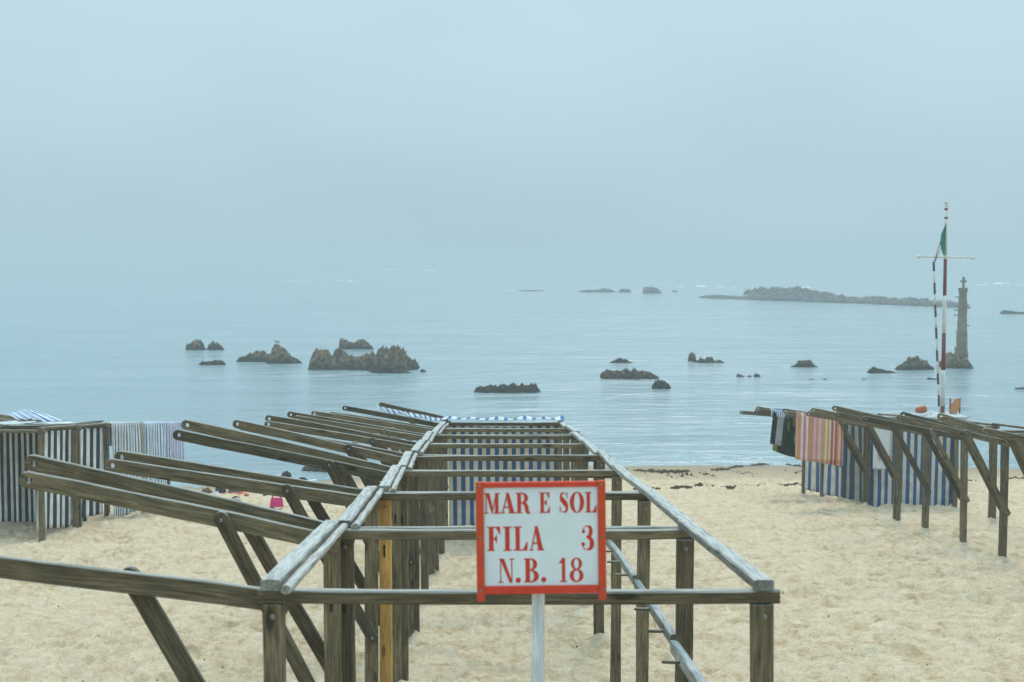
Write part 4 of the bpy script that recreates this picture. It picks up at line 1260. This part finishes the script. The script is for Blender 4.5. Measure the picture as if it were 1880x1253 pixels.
    def place(ch, x0, x1, y0, y1):
        x0, x1 = 680 + x0 * z, 680 + x1 * z; y0, y1 = 720 + y0 * z, 720 + y1 * z
        V, F = [], []
        for i, piece in enumerate(G[ch]):
            d = -.0048 - .0002 * i
            def P(p):
                a = pt(x0 + (x1 - x0) * p[0], y1 + (y0 - y1) * p[1])
                return (a[0], d, a[1])
            b = len(V)
            if isinstance(piece, tuple):
                _, A, B = piece
                V += [P(p) for p in A] + [P(p) for p in B]
                n = len(A)
                F += [(b + j, b + j + 1, b + n + j + 1, b + n + j) for j in range(n - 1)]
            else:
                V += [P(p) for p in piece]; 
                for tri in tessellate_polygon([[Vector((q[0], q[1], 0)) for q in piece]]): F.append(tuple(b + q for q in tri))
        link('letter', mesh_from('letter', V, F), M_LETTER, t, S)
    for row in ([('M', 654, 746), ('A', 748, 836), ('R', 838, 922), ('E', 973, 1037), ('S', 1087, 1146), ('O', 1150, 1234), ('L', 1238, 1306)],):
        for c, a, b in row: place(c, a, b, 574, 694)
    for c, a, b in (('F', 670, 748), ('I', 761, 811), ('L', 822, 904), ('A', 912, 1000), ('3', 1212, 1292)): place(c, a, b, 770, 912)
    for c, a, b in (('N', 733, 824), ('B', 880, 972), ('1', 1083, 1134), ('8', 1145, 1226)): place(c, a, b, 957, 1098)
    place('.', 831, 862, 1068, 1100); place('.', 980, 1010, 1066, 1098)
build_sign()

# ================================================================== FLAGPOLE, BEACON, LIFEGUARD GEAR
def build_flagpole():
    Y = 39.0
    b = Vector((at(1728, 885, Y).x, Y, 0)); b.z = sz(b.x, Y)
    t = thing('flagpole', b, 'tall red and white banded flagpole with a cross yard on the beach', 'flagpole')
    top = at(1737.5, 368, Y)
    def on(py): 
        p = at(1730, py, Y); f = (p.z - b.z) / (top.z - b.z)
        return b.lerp(top, f)
    bands = [(374, 470, M_WHITE, .038), (476, 543, M_REDBAND, .045), (543, 612, M_WHITE, .050), (612, 680, M_REDBAND, .054), (680, 746, M_WHITE, .058), (746, 800, M_REDBAND, .060), (800, 905, M_WHITE, .062)]
    for i, (a, c, m, r) in enumerate(bands):
        nxt = bands[i + 1][3] if i + 1 < len(bands) else r
        p, q = on(c), on(a) if i else on(374)
        q2 = on(bands[i][0])
        M, L = frame(p, q2, (0, 1, 0))
        me = lathe_mesh([(nxt * .98, 0), (r, L)], 12)
        link('pole_band', me, m, t, Matrix.Translation(p) @ (q2 - p).to_track_quat('Z', 'Y').to_matrix().to_4x4())
    link('pole_band', lathe_mesh([(.042, 0), (.050, on(470).z - on(476).z)], 12), M_WHITE, t, Matrix.Translation(on(476)))
    link('truck', lathe_mesh([(.03, 0), (.06, .03), (.075, .05), (.03, .075)], 12), M_WHITE, t, Matrix.Translation(on(375)))
    y0, y1 = at(1687, 471.5, Y), at(1787, 473.5, Y)
    link('yard', tube_mesh([y0, y0.lerp(y1, .5), y1], [.022, .032, .022], 10), M_WHITE, t, None)
    for p in (y0, y1):
        link('yard_end', lathe_mesh([(.02, -.06), (.055, -.03), (.055, .03), (.02, .06)], 10), M_WHITE, t, Matrix.Translation(p) @ Matrix.Rotation(R(90), 4, 'Y'))
    for py in (386, 402): link('collar', lathe_mesh([(.05, 0), (.05, .05)], 10), M_REDBAND, t, Matrix.Translation(on(py)))
    # halyard and the thin banded staff beside the pole
    link('halyard', tube_mesh([at(1731, 432, Y - .05), at(1724, 452, Y - .06), at(1715, 482, Y - .08)], .014, 5), M_ROPE, t)
    link('halyard', tube_mesh([at(1733, 425, Y - .05), at(1727, 458, Y - .06), at(1721, 470, Y - .06), at(1717, 481, Y - .08)], .010, 5), M_ROPE, t)
    st = [(1714, 481), (1715.5, 520), (1717, 560), (1718.5, 600), (1720, 640), (1721.5, 680), (1723, 720), (1724.5, 760), (1726, 800)]
    cuts = np.concatenate([[481], np.cumsum([17, 22, 20, 20, 22, 20, 20, 22, 20, 22, 20, 20, 20, 22, 26, 30]) + 481])
    xs = lambda py: float(np.interp(py, [p[1] for p in st], [p[0] for p in st]))
    for i in range(len(cuts) - 1):
        a, c = at(xs(cuts[i]), cuts[i], Y - .08), at(xs(cuts[i + 1]), cuts[i + 1], Y - .08)
        link('staff_band', tube_mesh([a, c], .026 if i % 2 else .03, 8), M_DARKBAND if i % 2 == 0 else M_WHITE, t)
    # limp green flag
    n, m = 26, 12
    U, Vv = np.meshgrid(np.linspace(0, 1, m), np.linspace(0, 1, n), indexing='xy')
    top_f, bot = at(1736.5, 412, Y - .05), at(1735, 468, Y - .05)
    P = np.array(top_f)[None, None] * (1 - Vv)[..., None] + np.array(bot)[None, None] * Vv[..., None]
    wdt = np.interp(Vv, [0, .3, .6, 1], [.02, .12, .14, .06])
    P[..., 0] -= U * wdt; P[..., 1] -= .05 * np.sin(U * 9 + Vv * 3) * U + .03
    link('flag', grid_mesh('flag', P), M_GREENFLAG, t)
build_flagpole()

def build_beacon():
    w = on_sea(1763, 676); Y = w.y + 1.0
    base = Vector((at(1765, 660, Y).x, Y, at(1765, 650, Y).z))
    k = Y / FPX
    def pz(py): return at(1766, py, Y).z
    t = thing('stone_beacon', Vector((base.x, Y, 0)), 'tapered stone pillar topped by a cross, standing in the sea', 'beacon')
    def taper(name, px0, px1, py0, qx0, qx1, py1, mat=M_CONC, n=8):
        """block from bottom (px0..px1 at py0) to top (qx0..qx1 at py1), eight-sided"""
        r0, r1 = (px1 - px0) * k / 2, (qx1 - qx0) * k / 2
        c0, c1 = at((px0 + px1) / 2, py0, Y), at((qx0 + qx1) / 2, py1, Y)
        ns = 22 if py0 - py1 > 40 else 3
        V, F = [], []
        rr = np.random.default_rng(int(py0))
        for i in range(ns + 1):
            s_ = i / ns; c = c0.lerp(c1, s_); r = r0 + (r1 - r0) * s_
            for j in range(n):
                a = 2 * math.pi * (j + .5) / n
                q = r / math.cos(math.pi / n) * (1 + rr.normal(0, .045))
                V.append((c.x + q * math.cos(a) - base.x, c.y + q * math.sin(a) - Y, c.z))
        for i in range(ns):
            for j in range(n):
                q = (j + 1) % n
                F.append((i * n + j, i * n + q, (i + 1) * n + q, (i + 1) * n + j))
        F.append(tuple(range(n - 1, -1, -1))); F.append(tuple(ns * n + j for j in range(n)))
        return link(name, mesh_from(name, V, F), mat, t, Matrix.Translation((base.x, Y, 0)))
    taper('shaft', 1756, 1775, 638, 1761.5, 1774.5, 537.2)
    taper('cap', 1760.5, 1775.8, 537, 1760, 1776.2, 529)
    taper('plinth', 1753, 1776, 658, 1753.5, 1775.5, 638.2)
    cx = at(1769, 519, Y).x
    zt, zb, za = pz(508.6), pz(529), pz(517)
    cr = link('cross', box_mesh(.13, .13, zt - zb, .02), M_CONC, t, Matrix.Translation((cx, Y, (zt + zb) / 2)))
    link('cross_arm', box_mesh(.37, .125, .14, .02), M_CONC, cr, Matrix.Translation((cx, Y, za)))
    for px, py, s_ in ((1757, 546, -1), (1756, 570, -1), (1755, 579, -1), (1776, 560, 1), (1777, 564, 1), (1776.5, 598, 1), (1757.5, 610, -1)):
        p = at(px, py, Y)
        link('iron_rung', tube_mesh([p + Vector((-s_ * .12, 0, 0)), p + Vector((s_ * .14, 0, .01))], .035, 6), M_CONC, t)
    rock('beacon_rock', [(1732, 674), (1738, 663), (1745, 656), (1752, 650), (1763, 647), (1772, 646), (1780, 648), (1786, 657), (1792, 673)], 677, 'rounded dark rock carrying the stone pillar', nu=80, nv=44, rough=.5, depth=2.6)
build_beacon()

def build_lifeguard():
    Y = 38.2
    x0, x1 = at(1696, 770, Y).x, at(1772, 770, Y).x
    zt = at(1730, 764, Y).z
    ym = Y + .4
    zb = sz((x0 + x1) / 2, ym)
    t = thing('lifeguard_platform', Vector(((x0 + x1) / 2, ym, zb)), 'raised white lifeguard platform beside the flagpole behind the right row', 'platform')
    for i in range(5):
        yy = Y - .1 + i * .25
        link('deck_board', box_mesh(x1 - x0, .235, .035, .004), M_DECK, t, Matrix.Translation(((x0 + x1) / 2, yy, zt - .018)))
    for x in (x0 + .06, x1 - .06):
        for yy in (Y - .12, Y + .95):
            beam('leg', (x, yy, zb - .3), (x, yy, zt - .04), .08, .08, M_WHITE, t, up=(1, 0, 0))
    for yy in (Y - .12, Y + .95):
        beam('brace', (x0 + .1, yy + .07, zb + .3), (x1 - .1, yy + .07, zt - .2), .07, .03, M_WHITE, t)
    # gear on it
    p = at(1744, 757, Y + .6)
    for px, lab in ((1743.5, 'thin dark red stake left of the orange rescue board'), (1761, 'thin dark red stake right of the orange rescue board')):
        a, b = at(px, 731, Y + .6), at(px + .5, 770, Y + .6)
        b.z = zt + .001
        o = link('red_stake', lathe_mesh([(.022, 0), (.02, (a.z - b.z) * .97), (.008, a.z - b.z)], 8), M_REDBAND, None, Matrix.Translation(b)); tag(o, lab, 'stake', 'red stakes by the rescue board')
    # leaning board: pointed outline with thickness
    a, b = at(1749, 770, Y + .5), at(1758.5, 732, Y + .62); a.z = zt + .002
    M, L = frame(a, b, (0, 1, 0))
    pts = [(0, .05), (.05, .085), (.3, .11), (.6, .11), (.85, .075), (.97, .03), (1, 0)]
    outl = [(x * L, w) for x, w in pts] + [(x * L, -w) for x, w in pts[::-1][1:]]
    V = [(x, y_, -.03) for x, y_ in outl] + [(x, y_, .03) for x, y_ in outl]
    n = len(outl)
    F = [tuple(range(n)), tuple(range(2 * n - 1, n - 1, -1))] + [(i, (i + 1) % n, n + (i + 1) % n, n + i) for i in range(n)]
    o = link('rescue_board', mesh_from('rescue_board', V, F), M_BOARDO, None, M); tag(o, 'orange rescue board leaning upright between two red stakes', 'rescue board')
    # torpedo buoy and a white bundle, standing on the next platform corner
    bx = thing('gear_box', at(1690, 790, Y), 'white equipment chest under the orange buoy, mostly behind tent arms', 'chest')
    zc = at(1690, 763, Y).z; xa, xb = at(1676, 770, Y).x, at(1694.5, 770, Y).x
    bx.location = ((xa + xb) / 2, Y + .2, sz(xa, Y))
    link('body', box_mesh(xb - xa, .5, zc - .06 - bx.location.z, .01), M_WHITE, bx, Matrix.Translation(((xa + xb) / 2, Y + .2, (zc - .06 + bx.location.z) / 2)))
    link('lid', box_mesh(xb - xa + .03, .54, .055, .008), M_PALEBLUE, bx, Matrix.Translation(((xa + xb) / 2, Y + .2, zc - .03)))
    me = lathe_mesh([(.02, 0), (.07, .03), (.105, .16), (.11, .24), (.085, .30), (.03, .32)], 14)
    M = Matrix.Translation(Vector((at(1684, 760, Y).x, Y + .2, zc + .10))) @ Matrix.Rotation(R(78), 4, 'Y')
    o = link('rescue_buoy', me, M_BUOY, None, M); tag(o, 'orange rescue buoy lying on the white chest', 'buoy')
    cloth('white_cloth', at(1701, 757, Y + .3), at(1712, 754, Y + .3), at(1716, 766, Y + .1), at(1699, 766, Y + .1), plain('white_bundle', (.6, .62, .62), .9, .1, 9), 'small crumpled white cloth left on the lifeguard platform', 'cloth', folds=2, amp=.05, seed=41, nu=20, nv=12)
build_lifeguard()

# ================================================================== THINGS ON THE SAND
def lump(name, p, size, mat, label, cat, seed, group=None, flat=1.0):
    n, m = 22, 12
    th, ph = np.meshgrid(np.linspace(0, 2 * math.pi, n), np.linspace(0, math.pi / 2, m), indexing='xy')
    x, y_, z = np.cos(th) * np.sin(ph), np.sin(th) * np.sin(ph), np.cos(ph)
    d = 1 + .35 * fbm(x * 2.2 + 5, y_ * 2.2, z * 2.2, s=seed, o=3)
    P = np.stack([x * d * size[0], y_ * d * size[1], z * d * size[2] * (1 + .5 * fbm(x * 3, y_ * 3, s=seed + 1, o=2)) - .02], -1)
    o = link(name, grid_mesh(name, P), mat, None, Matrix.Translation(p)); return tag(o, label, cat, group)

def bag(name, p, w, h, d, mat, label, strap=None, trim=None, arch=0.0):
    t = thing(name, p, label, 'bag')
    n, m = 14, 10
    U, Vv = np.meshgrid(np.linspace(0, 2 * math.pi, 25), np.linspace(0, 1, m), indexing='xy')
    sup = lambda c: np.sign(c) * np.abs(c) ** .55
    taper = 1 - .18 * Vv
    P = np.stack([w / 2 * sup(np.cos(U)) * taper, d / 2 * sup(np.sin(U)) * (1 - .5 * Vv), h * Vv + arch * np.cos(U) ** 2 * -Vv * h], -1)
    cap = P[-1:].copy(); cap[..., :2] *= .02; cap[..., 2] = P[-1:, :, 2].max() * .985
    link('body', grid_mesh('body', np.concatenate([P, cap], 0)), mat, t, Matrix.Translation(p))
    if strap:
        for s_ in (-1, 1):
            pts = [p + Vector((w * .28 * math.cos(a) * 1.0, s_ * d * .22, h * .92 + strap[1] * math.sin(a))) for a in np.linspace(0, math.pi, 11)]
            link('handle', tube_mesh(pts, strap[2], 6), strap[0], t)
    if trim:
        link('trim', box_mesh(w * 1.02, d * 1.02, .03, .006), trim, t, Matrix.Translation(p + Vector((0, 0, .02))))
        link('trim', box_mesh(.025, d * .9, h * .9, .006), trim, t, Matrix.Translation(p + Vector((w / 2 - .01, -.01, h * .46))))
    return t

g_b = 'belongings left on the sand'
for px, py, args in ((405, 905, ('backpack', .30, .24, .20, M_BLACK, 'small black arched bag on sand beside the checked bag', (M_BLACK, .09, .022), None, 0)),
                     (432, 905, ('checked_bag', .40, .30, .2, M_CHECK, 'grey checked bag with red trim standing on the sand', (M_BLACK, .08, .012), M_ORCLOTH, 0)),
                     (508, 931, ('handbag', .30, .19, .13, M_PINK, 'bright pink handbag standing alone on the sand', (M_PINK, .16, .010), None, 0))):
    p = on_sand(px, py); p.z = sz(p.x, p.y) + .005
    n_, w, h, d, m, lab, st, tr_, ar = args
    bag(n_, p, w, h, d, m, lab, st, tr_, ar)['group'] = g_b
for px, py, size, m, lab, name, cat in (
    (379, 904, (.16, .14, .14), M_BROWNC, 'crumpled dark brown bundle left of the black bag', 'clothes_bundle', 'clothes'),
    (397, 907, (.09, .09, .08), M_PALEBLUE, 'small pale blue box-like bundle in front of the black bag', 'pale_bundle', 'bundle'),
    (444, 908, (.20, .16, .05), M_ORCLOTH, 'orange red cloth lying by the checked bag', 'orange_cloth', 'cloth'),
    (452, 911, (.07, .07, .05), M_BROWNC, 'tiny dark brown object right of the orange cloth', 'brown_bundle', 'bundle'),
    (432, 915, (.10, .08, .05), M_BLACK, 'small dark shoe-like item in front of the checked bag', 'dark_bundle', 'bundle'),
    (578, 927, (.15, .10, .06), M_SALMON, 'salmon coloured cloth lying right of the pink handbag', 'salmon_cloth', 'cloth'),
    (492, 909, (.14, .08, .05), M_WRACK, 'brown clump of weed behind the pink handbag', 'weed_clump', 'seaweed')):
    p = on_sand(px, py); p.z = sz(p.x, p.y)
    lump(name, p, size, m, lab, cat, int(px), g_b)
